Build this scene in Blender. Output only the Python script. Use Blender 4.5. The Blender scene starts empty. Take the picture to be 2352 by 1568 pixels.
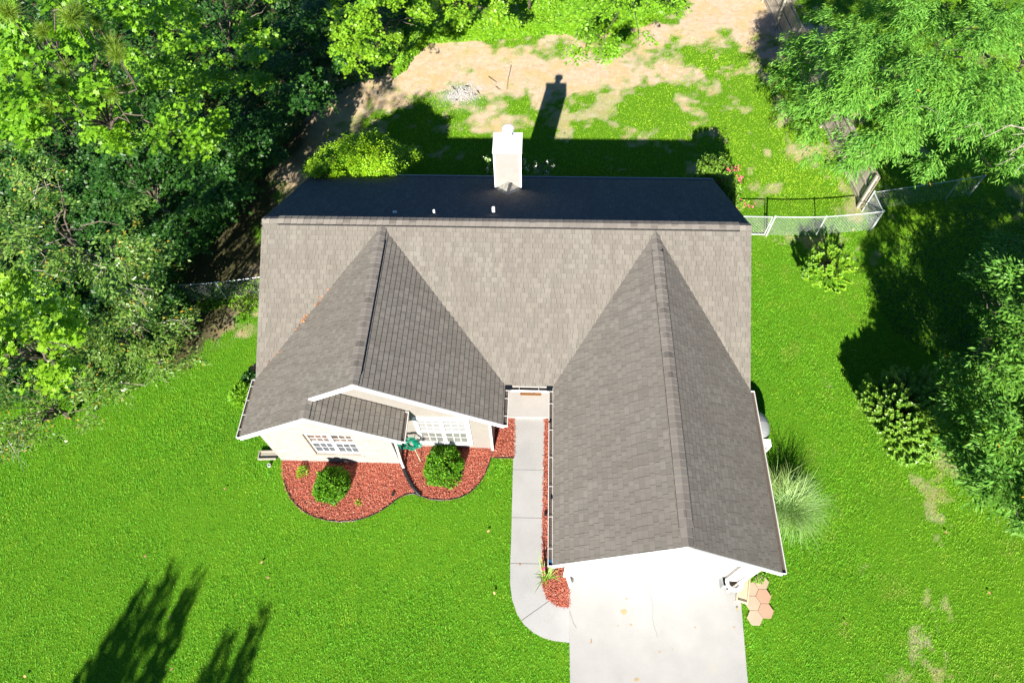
import bpy, math, random
import numpy as np
from mathutils import Vector, Matrix
random.seed(7); rng = np.random.default_rng(11)
R = math.radians
S = bpy.context.scene
C = S.collection
# ------------------------------------------------------------------ camera
TILT, YAW, ROLL, FPX, H = 0.5501, 0.0674, -0.0368, 1486.63, 20.0
CXD, CYD = 1176.0, 784.0                     # photo read at 2352 x 1568
def cam_axes():
    fw = np.array([0, math.sin(TILT), -math.cos(TILT)]); up = np.array([0, math.cos(TILT), math.sin(TILT)]); rt = np.array([1., 0, 0])
    c, s = math.cos(ROLL), math.sin(ROLL); rt, up = c*rt + s*up, -s*rt + c*up
    Rz = np.array([[math.cos(YAW), -math.sin(YAW), 0], [math.sin(YAW), math.cos(YAW), 0], [0, 0, 1]])
    return Rz@rt, Rz@up, Rz@fw
RT, UP, FW = cam_axes()
cd = bpy.data.cameras.new('camera'); cam = bpy.data.objects.new('camera', cd); C.objects.link(cam)
cd.sensor_width = 36.0; cd.lens = FPX/2352*36; cd.clip_start = .1; cd.clip_end = 2000
M = Matrix(((RT[0], UP[0], -FW[0], 0), (RT[1], UP[1], -FW[1], 0), (RT[2], UP[2], -FW[2], H), (0, 0, 0, 1)))
cam.matrix_world = M; S.camera = cam
# ------------------------------------------------------------------ sun, sky, exposure
SX, SY = 0.3453, 1.8338                     # shadow offset on the ground per metre of height
sun_el = math.atan(1/math.hypot(SX, SY)); sun_az = math.atan2(-SX, -SY)   # azimuth of the sun measured from +Y towards +X
W = bpy.data.worlds.new('World'); S.world = W; W.use_nodes = True
wn = W.node_tree; bg = wn.nodes['Background']; sky = wn.nodes.new('ShaderNodeTexSky')
sky.sky_type = 'NISHITA'; sky.sun_disc = False; sky.sun_elevation = sun_el; sky.sun_rotation = sun_az % (2*math.pi)
sky.air_density = 0.8; sky.dust_density = 0.0; sky.ozone_density = 10.0; sky.altitude = 1200
wn.links.new(sky.outputs[0], bg.inputs[0]); bg.inputs[1].default_value = 0.05
sl = bpy.data.lights.new('sun', 'SUN'); so = bpy.data.objects.new('sun', sl); C.objects.link(so)
sl.energy = 5.0; sl.angle = R(.5); sl.color = (1, .95, .86)
so.rotation_euler = Vector((-SX, -SY, 1)).to_track_quat('Z', 'Y').to_euler()
S.view_settings.view_transform = 'Standard'; S.view_settings.look = 'None'; S.view_settings.gamma = 1
S.view_settings.use_curve_mapping = False; S.view_settings.exposure = 1.45
S.render.engine = 'CYCLES'; S.cycles.max_bounces = 6; S.cycles.diffuse_bounces = 3; S.cycles.glossy_bounces = 2
S.cycles.transmission_bounces = 3; S.cycles.transparent_max_bounces = 4

# ------------------------------------------------------------------ measuring helpers
O3 = np.array([0, 0, H])
def ray(u, v): return FW + (u-CXD)/FPX*RT - (v-CYD)/FPX*UP
def at(u, v, h=0.0):
    d = ray(u, v); return O3 + (h-H)/d[2]*d
def at_y(u, v, y):
    d = ray(u, v); return O3 + y/d[1]*d
def at_plane(u, v, p, n):
    d = ray(u, v); p = np.array(p, float); n = np.array(n, float); return O3 + ((p-O3)@n)/(d@n)*d
def proj(X):
    X = np.asarray(X, float); d = X - O3; z = d@FW; z = np.where(np.abs(z) < 1e-3, 1e-3, z)
    return CXD + FPX*(d@RT)/z, CYD - FPX*(d@UP)/z, z
def g2(pts, h=0.0): return [tuple(at(u, v, h)[:2]) for u, v in pts]
def inpoly(px, py, poly):
    px = np.asarray(px, float); py = np.asarray(py, float); inside = np.zeros(px.shape, bool); n = len(poly)
    for i in range(n):
        x1, y1 = poly[i]; x2, y2 = poly[(i+1) % n]
        c = ((y1 > py) != (y2 > py)) & (px < (x2-x1)*(py-y1)/((y2-y1) or 1e-9) + x1); inside ^= c
    return inside
def pdist(px, py, poly, closed=True):
    px = np.asarray(px, float); py = np.asarray(py, float); best = np.full(px.shape, 1e9); n = len(poly)
    for i in range(n if closed else n-1):
        x1, y1 = poly[i]; x2, y2 = poly[(i+1) % n]; dx, dy = x2-x1, y2-y1
        t = np.clip(((px-x1)*dx+(py-y1)*dy)/(dx*dx+dy*dy+1e-9), 0, 1)
        best = np.minimum(best, np.hypot(px-x1-t*dx, py-y1-t*dy))
    return best
def sdist(px, py, poly):
    d = pdist(px, py, poly); return np.where(inpoly(px, py, poly), d, -d)
_tab = rng.random((256, 256))
def vnoise(x, y):
    xi = np.floor(x).astype(int); yi = np.floor(y).astype(int); fx = x-xi; fy = y-yi; fx = fx*fx*(3-2*fx); fy = fy*fy*(3-2*fy)
    a = _tab[xi % 256, yi % 256]; b = _tab[(xi+1) % 256, yi % 256]; c = _tab[xi % 256, (yi+1) % 256]; d = _tab[(xi+1) % 256, (yi+1) % 256]
    return (a*(1-fx)+b*fx)*(1-fy)+(c*(1-fx)+d*fx)*fy
def fbm(x, y, o=4):
    s = 0; a = .5
    for i in range(o): s = s + a*vnoise(x*2**i+17*i, y*2**i+31*i); a *= .5
    return s/(1-.5**o)

# ------------------------------------------------------------------ materials
def mat(name): 
    m = bpy.data.materials.new(name); m.use_nodes = True; nt = m.node_tree; b = nt.nodes['Principled BSDF']
    return m, nt, b
def N(nt, t, **k):
    n = nt.nodes.new(t)
    for a, v in k.items(): setattr(n, a, v)
    return n
def L(nt, a, b): nt.links.new(a, b)
def math_(nt, op, a, b=None, c=None):
    n = N(nt, 'ShaderNodeMath', operation=op)
    for i, x in enumerate((a, b, c)):
        if x is None: continue
        if isinstance(x, (int, float)): n.inputs[i].default_value = x
        else: L(nt, x, n.inputs[i])
    return n.outputs[0]
def mix(nt, f, a, b, blend='MIX'):
    n = N(nt, 'ShaderNodeMix', data_type='RGBA', blend_type=blend)
    for sck, x in ((n.inputs[0], f), (n.inputs[6], a), (n.inputs[7], b)):
        if isinstance(x, (int, float)): sck.default_value = x
        elif isinstance(x, tuple): sck.default_value = (*x, 1) if len(x) == 3 else x
        else: L(nt, x, sck)
    return n.outputs[2]
def noise(nt, scale, detail=3, rough=.6, vec=None, dist=0):
    n = N(nt, 'ShaderNodeTexNoise'); n.inputs['Scale'].default_value = scale; n.inputs['Detail'].default_value = detail
    n.inputs['Roughness'].default_value = rough; n.inputs['Distortion'].default_value = dist
    if vec is None:
        g = N(nt, 'ShaderNodeNewGeometry'); vec = g.outputs['Position']
    L(nt, vec, n.inputs['Vector']); return n.outputs['Fac']
def ramp(nt, f, stops):
    n = N(nt, 'ShaderNodeValToRGB'); e = n.color_ramp.elements
    while len(e) < len(stops): e.new(.5)
    for i, (p, c) in enumerate(stops):
        e[i].position = p; e[i].color = (*c, 1) if len(c) == 3 else (c[0], c[0], c[0], 1)
    L(nt, f, n.inputs[0]); return n.outputs[0]
def bump(nt, b, hgt, strength=.5, dist=.02):
    n = N(nt, 'ShaderNodeBump'); n.inputs['Strength'].default_value = strength; n.inputs['Distance'].default_value = dist
    L(nt, hgt, n.inputs['Height']); L(nt, n.outputs[0], b.inputs['Normal']); return n
MATS = {}
def plain(name, col, rough=.6, metal=0, var=.12, scale=6, bmp=.15, spec=.5):
    if name in MATS: return MATS[name]
    m, nt, b = mat(name)
    f = noise(nt, scale, 4); c2 = tuple(max(0, x*(1-2*var)) for x in col); c1 = tuple(min(1, x*(1+var)) for x in col)
    L(nt, ramp(nt, f, [(.3, c2), (.7, c1)]), b.inputs['Base Color']); b.inputs['Roughness'].default_value = rough
    b.inputs['Metallic'].default_value = metal; b.inputs['Specular IOR Level'].default_value = spec
    if bmp: bump(nt, b, noise(nt, scale*12, 3), bmp, .01)
    MATS[name] = m; return m

def shingle_mat(name, base, row=.15, tab=.30, dark=.55, blue=False):
    m, nt, b = mat(name)
    uv = N(nt, 'ShaderNodeUVMap'); sp = N(nt, 'ShaderNodeSeparateXYZ'); L(nt, uv.outputs[0], sp.inputs[0])
    u, v = sp.outputs[0], sp.outputs[1]
    geo = N(nt, 'ShaderNodeNewGeometry')
    wob = math_(nt, 'MULTIPLY', math_(nt, 'SUBTRACT', noise(nt, 2.2, 2, .5, geo.outputs['Position']), .5), .0)
    vv = math_(nt, 'DIVIDE', math_(nt, 'ADD', v, wob), row); rowi = math_(nt, 'FLOOR', vv); fv = math_(nt, 'FRACT', vv)
    w1 = N(nt, 'ShaderNodeTexWhiteNoise', noise_dimensions='1D'); L(nt, rowi, w1.inputs['W'])
    uu = math_(nt, 'ADD', math_(nt, 'DIVIDE', u, tab), math_(nt, 'MULTIPLY', w1.outputs['Value'], 9.7))
    coli = math_(nt, 'FLOOR', uu); fu = math_(nt, 'FRACT', uu)
    cb = N(nt, 'ShaderNodeCombineXYZ'); L(nt, coli, cb.inputs[0]); L(nt, rowi, cb.inputs[1])
    w2 = N(nt, 'ShaderNodeTexWhiteNoise', noise_dimensions='2D'); L(nt, cb.outputs[0], w2.inputs['Vector'])
    cell = w2.outputs['Value']
    # tab cut position differs from shingle to shingle
    cut = math_(nt, 'ADD', math_(nt, 'MULTIPLY', cell, .35), .5)
    second = math_(nt, 'GREATER_THAN', fu, cut)
    cell2 = math_(nt, 'FRACT', math_(nt, 'ADD', math_(nt, 'MULTIPLY', cell, 3.37), math_(nt, 'MULTIPLY', second, .41)))
    tone = ramp(nt, cell2, [(0, tuple(x*.80 for x in base)), (.5, base), (1, tuple(min(1, x*1.14) for x in base))])
    big = noise(nt, .55, 4, .65); st = noise(nt, 2.3, 5, .7)
    c = mix(nt, ramp(nt, big, [(.35, (0,)), (.75, (1,))]), tone, tuple(x*y for x, y in zip(base, (.86, .80, .78))))
    c = mix(nt, .55, tone, c)
    mps = N(nt, 'ShaderNodeMapping'); mps.inputs['Scale'].default_value = (1.6, .22, 1); L(nt, uv.outputs[0], mps.inputs[0])
    c = mix(nt, ramp(nt, noise(nt, 1.3, 5, .7, mps.outputs[0], .3), [(.42, (0,)), (.74, (.6,))]), c, tuple(x*y for x, y in zip(base, (.68, .64, .62))))
    grit = noise(nt, 90, 2, .8)
    c = mix(nt, ramp(nt, grit, [(.3, (0,)), (.75, (.55,))]), c, tuple(x*.55 for x in base))
    c = mix(nt, ramp(nt, st, [(.66, (0,)), (.8, (.35,))]), c, tuple(x*.5 for x in base))
    # seams between shingles; each course's dirty lower edge also paints its butt shadow
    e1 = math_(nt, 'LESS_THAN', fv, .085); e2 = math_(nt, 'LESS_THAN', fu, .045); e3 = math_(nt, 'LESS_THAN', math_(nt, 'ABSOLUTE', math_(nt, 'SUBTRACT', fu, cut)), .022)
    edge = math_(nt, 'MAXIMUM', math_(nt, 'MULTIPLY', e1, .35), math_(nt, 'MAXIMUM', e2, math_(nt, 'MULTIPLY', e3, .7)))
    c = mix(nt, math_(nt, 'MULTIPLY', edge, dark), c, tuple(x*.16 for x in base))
    L(nt, c, b.inputs['Base Color']); b.inputs['Roughness'].default_value = .9; b.inputs['Specular IOR Level'].default_value = .2
    hgt = math_(nt, 'ADD', 0.0, math_(nt, 'ADD', math_(nt, 'MULTIPLY', second, .35), math_(nt, 'MULTIPLY', cell, .35)))
    hgt = math_(nt, 'ADD', hgt, math_(nt, 'MULTIPLY', grit, .15))
    bump(nt, b, hgt, .8, .014)
    return m
SHB = (.212, .195, .168)
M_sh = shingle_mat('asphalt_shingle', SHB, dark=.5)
M_sh_fine = shingle_mat('asphalt_shingle_darker', (.18, .168, .15), row=.15, tab=.27, dark=.6)  # slightly darker, greyer shingle for the rear slope and cap edges
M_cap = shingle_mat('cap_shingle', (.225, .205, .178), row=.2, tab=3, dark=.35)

def leaf_mat(name, c1, c2, c3, rough=.45, trans=.35, yellow=0.0, spec=.5):
    m, nt, b = mat(name)
    g = N(nt, 'ShaderNodeNewGeometry'); r = g.outputs['Random Per Island']
    col = ramp(nt, r, [(0, c1), (.55, c2), (1, c3)])
    nz = noise(nt, .9, 3, .6)
    col = mix(nt, ramp(nt, nz, [(.35, (0,)), (.7, (.6,))]), col, tuple(x*y for x, y in zip(c2, (1.45, 1.12, .8))))
    if yellow:
        yy = math_(nt, 'GREATER_THAN', math_(nt, 'FRACT', math_(nt, 'MULTIPLY', r, 57.3)), 1-yellow)
        col = mix(nt, yy, col, (.42, .28, .03))
    L(nt, col, b.inputs['Base Color']); b.inputs['Roughness'].default_value = rough; b.inputs['Specular IOR Level'].default_value = spec
    if trans:
        t = N(nt, 'ShaderNodeBsdfTranslucent'); tc = mix(nt, 1.0, col, (1.3, 1.25, .5), 'MULTIPLY'); L(nt, tc, t.inputs[0])
        ms = N(nt, 'ShaderNodeMixShader'); ms.inputs[0].default_value = trans
        L(nt, b.outputs[0], ms.inputs[1]); L(nt, t.outputs[0], ms.inputs[2]); L(nt, ms.outputs[0], nt.nodes['Material Output'].inputs[0])
    return m
M_maple = leaf_mat('maple_leaf', (.07, .20, .008), (.15, .36, .014), (.25, .48, .03))
M_gum = leaf_mat('gum_leaf', (.10, .26, .010), (.18, .39, .016), (.30, .50, .03))
M_elm = leaf_mat('elm_leaf', (.045, .12, .014), (.11, .23, .035), (.24, .36, .09), .35, .25, .03)
M_pecan = leaf_mat('pecan_leaf', (.05, .18, .02), (.12, .33, .04), (.22, .44, .08), .55, .3, .003, .25)
M_laurel = leaf_mat('laurel_leaf', (.03, .12, .012), (.09, .25, .03), (.19, .38, .07), .5, .22, .003, .28)
M_crape = leaf_mat('crape_leaf', (.08, .22, .015), (.16, .34, .03), (.28, .46, .07), .4, .25)
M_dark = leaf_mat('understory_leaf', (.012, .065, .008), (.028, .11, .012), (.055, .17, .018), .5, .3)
M_bush = leaf_mat('privet_leaf', (.12, .32, .010), (.24, .48, .014), (.38, .60, .03), .45, .35, .01)
M_box = leaf_mat('holly_leaf', (.02, .09, .006), (.075, .24, .010), (.22, .46, .02), .5, .25, 0, .25)
M_kudzu = leaf_mat('creeper_leaf', (.10, .28, .010), (.17, .40, .016), (.27, .48, .03), .5, .35)
M_pine = leaf_mat('pine_needle', (.10, .21, .02), (.17, .30, .03), (.24, .36, .04), .5, .3)
M_vine = leaf_mat('vine_leaf', (.08, .24, .012), (.2, .42, .02), (.36, .55, .03), .5, .3)
M_orn = leaf_mat('silver_grass_blade', (.15, .30, .07), (.28, .46, .15), (.44, .60, .26), .45, .25)
M_iris = leaf_mat('lily_leaf', (.16, .34, .06), (.28, .46, .1), (.4, .55, .18), .45, .3)
M_pink = leaf_mat('pink_petal', (.65, .07, .16), (.8, .12, .22), (.85, .2, .3), .6, .2)
M_white_fl = leaf_mat('white_petal', (.7, .7, .66), (.8, .8, .78), (.85, .85, .85), .6, .2)
M_brownfl = leaf_mat('dry_leaf', (.35, .2, .1), (.45, .28, .15), (.5, .36, .2), .7, .1)
M_bark = plain('bark', (.13, .10, .075), .9, 0, .25, 8, .6)
M_palebark = plain('pale_bark', (.36, .31, .25), .85, 0, .2, 9, .4)
M_white = plain('white_paint', (.78, .77, .75), .5, 0, .03, 3, .05)
M_beige = None
def siding_mat():
    m, nt, b = mat('beige_siding')
    g = N(nt, 'ShaderNodeNewGeometry'); sp = N(nt, 'ShaderNodeSeparateXYZ'); L(nt, g.outputs['Position'], sp.inputs[0])
    f = math_(nt, 'FRACT', math_(nt, 'DIVIDE', sp.outputs[2], .11))
    c = ramp(nt, noise(nt, 4, 4), [(.3, (.225, .205, .182)), (.7, (.245, .225, .2))])
    c = mix(nt, math_(nt, 'MULTIPLY', math_(nt, 'LESS_THAN', f, .07), .5), c, (.2, .175, .15))
    L(nt, c, b.inputs['Base Color']); b.inputs['Roughness'].default_value = .65; bump(nt, b, f, .25, .012); return m
M_beige = siding_mat()
M_gutter = plain('gutter_enamel', (.66, .64, .61), .4, 0, .06, 5, 0)
M_gutin = plain('gutter_debris', (.10, .075, .055), .9, 0, .3, 25, .4)
M_black = plain('black_plastic', (.012, .014, .018), .35, 0, .1, 9, 0)
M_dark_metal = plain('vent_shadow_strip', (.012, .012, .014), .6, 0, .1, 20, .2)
M_galv = plain('galvanised_steel', (.62, .65, .66), .35, .35, .08, 20, .05)
M_wood = None
def wood_mat(name, c1, c2, sc=9):
    m, nt, b = mat(name); tc = N(nt, 'ShaderNodeTexCoord'); mp = N(nt, 'ShaderNodeMapping'); mp.inputs['Scale'].default_value = (sc, sc, .6)
    L(nt, tc.outputs['Object'], mp.inputs[0]); f = noise(nt, 1.5, 5, .7, mp.outputs[0], .4)
    g = N(nt, 'ShaderNodeNewGeometry')
    c = ramp(nt, f, [(.25, c1), (.75, c2)]); c = mix(nt, math_(nt, 'MULTIPLY', g.outputs['Random Per Island'], .45), c, tuple(x*.5 for x in c1))
    L(nt, c, b.inputs['Base Color']); b.inputs['Roughness'].default_value = .85; bump(nt, b, f, .4, .01); return m
M_wood = wood_mat('weathered_wood', (.27, .23, .18), (.52, .46, .37))
M_woodpost = wood_mat('pale_wood', (.3, .28, .22), (.48, .45, .38))
def concrete_mat(name, c, stain=.5, warm=(.45, .36, .24)):
    m, nt, b = mat(name)
    f = noise(nt, 1.1, 5, .6); fine = noise(nt, 55, 3, .8); sp = noise(nt, 1.7, 2, .5, None, .6); pit = noise(nt, 120, 1, .5)
    col = ramp(nt, f, [(.3, tuple(x*.9 for x in c)), (.7, tuple(min(1, x*1.06) for x in c))])
    col = mix(nt, ramp(nt, fine, [(.35, (.30,)), (.62, (0,))]), col, tuple(x*.55 for x in c))
    col = mix(nt, ramp(nt, sp, [(.66, (0,)), (.78, (stain,))]), col, warm)
    col = mix(nt, ramp(nt, pit, [(.72, (0,)), (.8, (.5,))]), col, (.2, .2, .2))
    L(nt, col, b.inputs['Base Color']); b.inputs['Roughness'].default_value = .85; bump(nt, b, fine, .3, .006); return m
M_conc = concrete_mat('driveway_concrete', (.36, .352, .338), .25)
M_walk = concrete_mat('walkway_concrete', (.385, .38, .37), .12)
M_porch = concrete_mat('painted_porch_concrete', (.43, .42, .40), .08)
M_block = concrete_mat('old_concrete_block', (.34, .31, .25), .3)
def brick_mat(name, c1, c2, mort, bw=.2, bh=.068, axis='xz'):
    m, nt, b = mat(name)
    g = N(nt, 'ShaderNodeNewGeometry'); sp = N(nt, 'ShaderNodeSeparateXYZ'); L(nt, g.outputs['Position'], sp.inputs[0])
    cb = N(nt, 'ShaderNodeCombineXYZ'); L(nt, math_(nt, 'ADD', sp.outputs[0], math_(nt, 'MULTIPLY', sp.outputs[1], 1.0)), cb.inputs[0]); L(nt, sp.outputs[2], cb.inputs[1])
    t = N(nt, 'ShaderNodeTexBrick'); L(nt, cb.outputs[0], t.inputs['Vector']); t.inputs['Scale'].default_value = 1
    t.inputs['Brick Width'].default_value = bw; t.inputs['Row Height'].default_value = bh; t.inputs['Mortar Size'].default_value = .006
    t.inputs['Color1'].default_value = (*c1, 1); t.inputs['Color2'].default_value = (*c2, 1); t.inputs['Mortar'].default_value = (*mort, 1); t.inputs['Bias'].default_value = -.5
    c = mix(nt, ramp(nt, noise(nt, 7, 4), [(.55, (0,)), (.8, (.35,))]), t.outputs[0], tuple(x*.7 for x in c2))
    L(nt, c, b.inputs['Base Color']); b.inputs['Roughness'].default_value = .85; bump(nt, b, t.outputs['Fac'], -.4, .01); return m
M_brick = brick_mat('cream_brick', (.30, .287, .262), (.20, .155, .125), (.305, .29, .27))
M_tanbrick = brick_mat('tan_brick', (.42, .30, .22), (.5, .37, .28), (.5, .45, .38), .07, .3)
def glass_mat(name, c, rough=.08):
    m, nt, b = mat(name); f = noise(nt, 3.2, 3, .6)
    L(nt, ramp(nt, f, [(.4, tuple(x*.35 for x in c)), (.62, c)]), b.inputs['Base Color']); b.inputs['Roughness'].default_value = rough
    b.inputs['Specular IOR Level'].default_value = .9; b.inputs['Coat Weight'].default_value = .6; b.inputs['Coat Roughness'].default_value = .05; return m
M_glass = glass_mat('curtained_glass', (.17, .12, .10), .2)
M_screen = plain('insect_screen', (.075, .085, .10), .5, 0, .08, 3, 0)
M_screen2 = plain('lower_sash_reflection', (.15, .155, .14), .3, 0, .1, 4, 0)
M_blind = plain('white_blind', (.24, .24, .235), .4, 0, .06, 2, 0)
M_terra = concrete_mat('terracotta_paver', (.5, .30, .2), .4, (.45, .18, .12))
M_terra2 = concrete_mat('faded_paver', (.50, .37, .26), .4, (.4, .3, .2))
M_mat = plain('coir_mat', (.27, .13, .045), .95, 0, .15, 40, .5)
M_mat2 = plain('mat_border', (.13, .06, .02), .95, 0, .15, 40, .5)
M_paw = plain('paw_print_ink', (.06, .035, .02), .9, 0, .1, 40, 0)
M_hose = plain('green_hose', (.0, .22, .13), .35, 0, .15, 6, 0)
M_blue = plain('blue_downspout_filter', (.02, .10, .25), .4)
M_splash = plain('beige_plastic', (.60, .50, .33), .5, 0, .06, 5, .05)
M_pot_shade = plain('planter_inside_shade', (.16, .13, .09), .9, 0, .2, 9, .2)  # dark tone paints the shade inside the empty planter
M_grey = plain('pale_grey_plastic', (.24, .25, .255), .4, 0, .04, 3, .05)

# ------------------------------------------------------------------ mesh builders
class MB:
    def __init__(s): s.v = []; s.f = []; s.uv = {}; s.mi = []
    def face(s, pts, uvs=None, mi=0):
        b = len(s.v); s.v += [tuple(map(float, p)) for p in pts]; s.f.append(tuple(range(b, b+len(pts)))); s.mi.append(mi)
        if uvs: s.uv[len(s.f)-1] = uvs
    def box(s, a, b, mi=0):
        x0, y0, z0 = a; x1, y1, z1 = b; i = len(s.v)
        s.v += [(x0,y0,z0),(x1,y0,z0),(x1,y1,z0),(x0,y1,z0),(x0,y0,z1),(x1,y0,z1),(x1,y1,z1),(x0,y1,z1)]
        for q in ((0,3,2,1),(4,5,6,7),(0,1,5,4),(1,2,6,5),(2,3,7,6),(3,0,4,7)): s.f.append(tuple(i+k for k in q)); s.mi.append(mi)
    def beam(s, p, q, w, h, up=(0,0,1), mi=0):
        p = Vector(p); q = Vector(q); d = (q-p).normalized(); sd = d.cross(Vector(up))
        if sd.length < 1e-4: sd = d.cross(Vector((1,0,0)))
        sd.normalize(); u2 = sd.cross(d); i = len(s.v)
        for e in (p, q):
            for a, b in ((-1,-1),(1,-1),(1,1),(-1,1)): s.v.append(tuple(e+sd*(a*w/2)+u2*(b*h/2)))
        for k in ((3,2,1,0),(4,5,6,7),(0,1,5,4),(1,2,6,5),(2,3,7,6),(3,0,4,7)): s.f.append(tuple(i+j for j in k)); s.mi.append(mi)
    def prism(s, pts, z0, z1, mi=0):
        a = sum(pts[i][0]*pts[(i+1)%len(pts)][1]-pts[(i+1)%len(pts)][0]*pts[i][1] for i in range(len(pts)))
        if a < 0: pts = pts[::-1]
        n = len(pts); i = len(s.v); s.v += [(x, y, z0) for x, y in pts]+[(x, y, z1) for x, y in pts]
        s.f.append(tuple(i+k for k in range(n-1, -1, -1))); s.f.append(tuple(i+n+k for k in range(n))); s.mi += [mi, mi]
        for k in range(n): s.f.append((i+k, i+(k+1) % n, i+n+(k+1) % n, i+n+k)); s.mi.append(mi)
    def tube(s, path, rad, n=6, cap=True, mi=0):
        path = [Vector(p) for p in path]; i = len(s.v); m = len(path)
        rad = [rad]*m if isinstance(rad, (int, float)) else list(rad)
        prev = None
        for k, p in enumerate(path):
            d = (path[min(k+1, m-1)]-path[max(k-1, 0)]); d = d.normalized() if d.length > 1e-9 else Vector((0,0,1))
            if prev is None: sd = d.orthogonal().normalized()
            else:
                sd = prev - d*prev.dot(d); sd = sd.normalized() if sd.length > 1e-6 else d.orthogonal().normalized()
            prev = sd; b = d.cross(sd)
            for j in range(n):
                a = 2*math.pi*j/n; s.v.append(tuple(p+(sd*math.cos(a)+b*math.sin(a))*rad[k]))
        for k in range(m-1):
            for j in range(n):
                s.f.append((i+k*n+j, i+k*n+(j+1) % n, i+(k+1)*n+(j+1) % n, i+(k+1)*n+j)); s.mi.append(mi)
        if cap:
            s.f.append(tuple(i+j for j in range(n-1, -1, -1))); s.f.append(tuple(i+(m-1)*n+j for j in range(n))); s.mi += [mi, mi]
    def lathe(s, prof, c=(0,0,0), n=20, mi=0):
        i = len(s.v); m = len(prof)
        for r, z in prof:
            for j in range(n):
                a = 2*math.pi*j/n; s.v.append((c[0]+r*math.cos(a), c[1]+r*math.sin(a), c[2]+z))
        for k in range(m-1):
            for j in range(n): s.f.append((i+k*n+j, i+k*n+(j+1) % n, i+(k+1)*n+(j+1) % n, i+(k+1)*n+j)); s.mi.append(mi)
    def build(s, name, mats, parent=None, loc=None, smooth=False, **props):
        me = bpy.data.meshes.new(name); me.from_pydata(s.v, [], s.f)
        for m in (mats if isinstance(mats, (list, tuple)) else [mats]): me.materials.append(m)
        me.polygons.foreach_set('material_index', s.mi)
        if s.uv:
            l = me.uv_layers.new(name='UVMap')
            for fi, uvs in s.uv.items():
                st = me.polygons[fi].loop_start
                for k, w in enumerate(uvs): l.data[st+k].uv = w
        if smooth: me.polygons.foreach_set('use_smooth', [True]*len(s.f))
        o = bpy.data.objects.new(name, me); C.objects.link(o); link(o, parent)
        for k, w in props.items(): o[k] = w
        return o
def link(o, parent):
    if parent is not None:
        o.parent = parent; o.matrix_parent_inverse = Matrix.Translation(-Vector(parent.location)) if parent.rotation_euler.z == 0 else parent.matrix_basis.inverted()
def thing(name, label, cat, loc, group=None):
    o = bpy.data.objects.new(name, None); C.objects.link(o); o.location = loc; o.empty_display_size = .2
    o['label'] = label; o['category'] = cat
    if group: o['group'] = group
    return o
def tag(o, label, cat, group=None):
    o['label'] = label; o['category'] = cat
    if group: o['group'] = group
    return o
def npmesh(name, verts, faces, material, parent=None, mats_idx=None, **props):
    """verts (V,3); faces (F,k) all the same size"""
    me = bpy.data.meshes.new(name); V = len(verts); F, k = faces.shape
    me.vertices.add(V); me.vertices.foreach_set('co', np.ascontiguousarray(verts, dtype=np.float32).ravel())
    me.loops.add(F*k); me.loops.foreach_set('vertex_index', np.ascontiguousarray(faces, dtype=np.int32).ravel())
    me.polygons.add(F); me.polygons.foreach_set('loop_start', np.arange(0, F*k, k, dtype=np.int32))
    me.update(calc_edges=True)
    for m in (material if isinstance(material, (list, tuple)) else [material]): me.materials.append(m)
    if mats_idx is not None: me.polygons.foreach_set('material_index', np.asarray(mats_idx, dtype=np.int32))
    o = bpy.data.objects.new(name, me); C.objects.link(o); link(o, parent)
    for a, b in props.items(): o[a] = b
    return o
def unit(a): return a/(np.linalg.norm(a, axis=-1, keepdims=True)+1e-9)
SHAPES = {
 'oval': (np.array([(0,0,0),(.45,.5,.06),(1,0,-.02),(.45,-.5,.06)]), np.array([(0,1,2,3)])),
 'narrow': (np.array([(0,0,0),(.4,.5,.03),(1,0,-.12),(.4,-.5,.03)]), np.array([(0,1,2,3)])),
 'lobed': (np.array([(0,0,0),(.12,.42,0),(.42,.22,0),(.62,.55,0),(.7,.2,0),(1,0,0),(.7,-.2,0),(.62,-.55,0),(.42,-.22,0),(.12,-.42,0)]), np.array([(0,1,2,3,4,5,6,7,8,9)])),
 'round': (np.array([(0,0,0),(.25,.42,0),(.7,.42,0),(1,0,-.05),(.7,-.42,0),(.25,-.42,0)]), np.array([(0,1,2,3,4,5)])),
 'blade': (np.array([(0,.5,0),(0,-.5,0),(1,0,.0)]), np.array([(0,1,2)])),
}
def leaves(P, D, Nn, Ln, Wd, shape):
    tv, tf = SHAPES[shape]; n = len(P); D = unit(D); B = unit(np.cross(Nn, D)); Nn = np.cross(D, B)
    Ln = np.broadcast_to(Ln, (n,)); Wd = np.broadcast_to(Wd, (n,))
    V = P[:, None, :] + tv[None, :, 0, None]*(D*Ln[:, None])[:, None, :] + tv[None, :, 1, None]*(B*Wd[:, None])[:, None, :] + tv[None, :, 2, None]*(Nn*Ln[:, None])[:, None, :]
    Fc = (tf[None] + (np.arange(n)*len(tv))[:, None, None]).reshape(-1, tf.shape[1])
    return V.reshape(-1, 3), Fc
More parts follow.
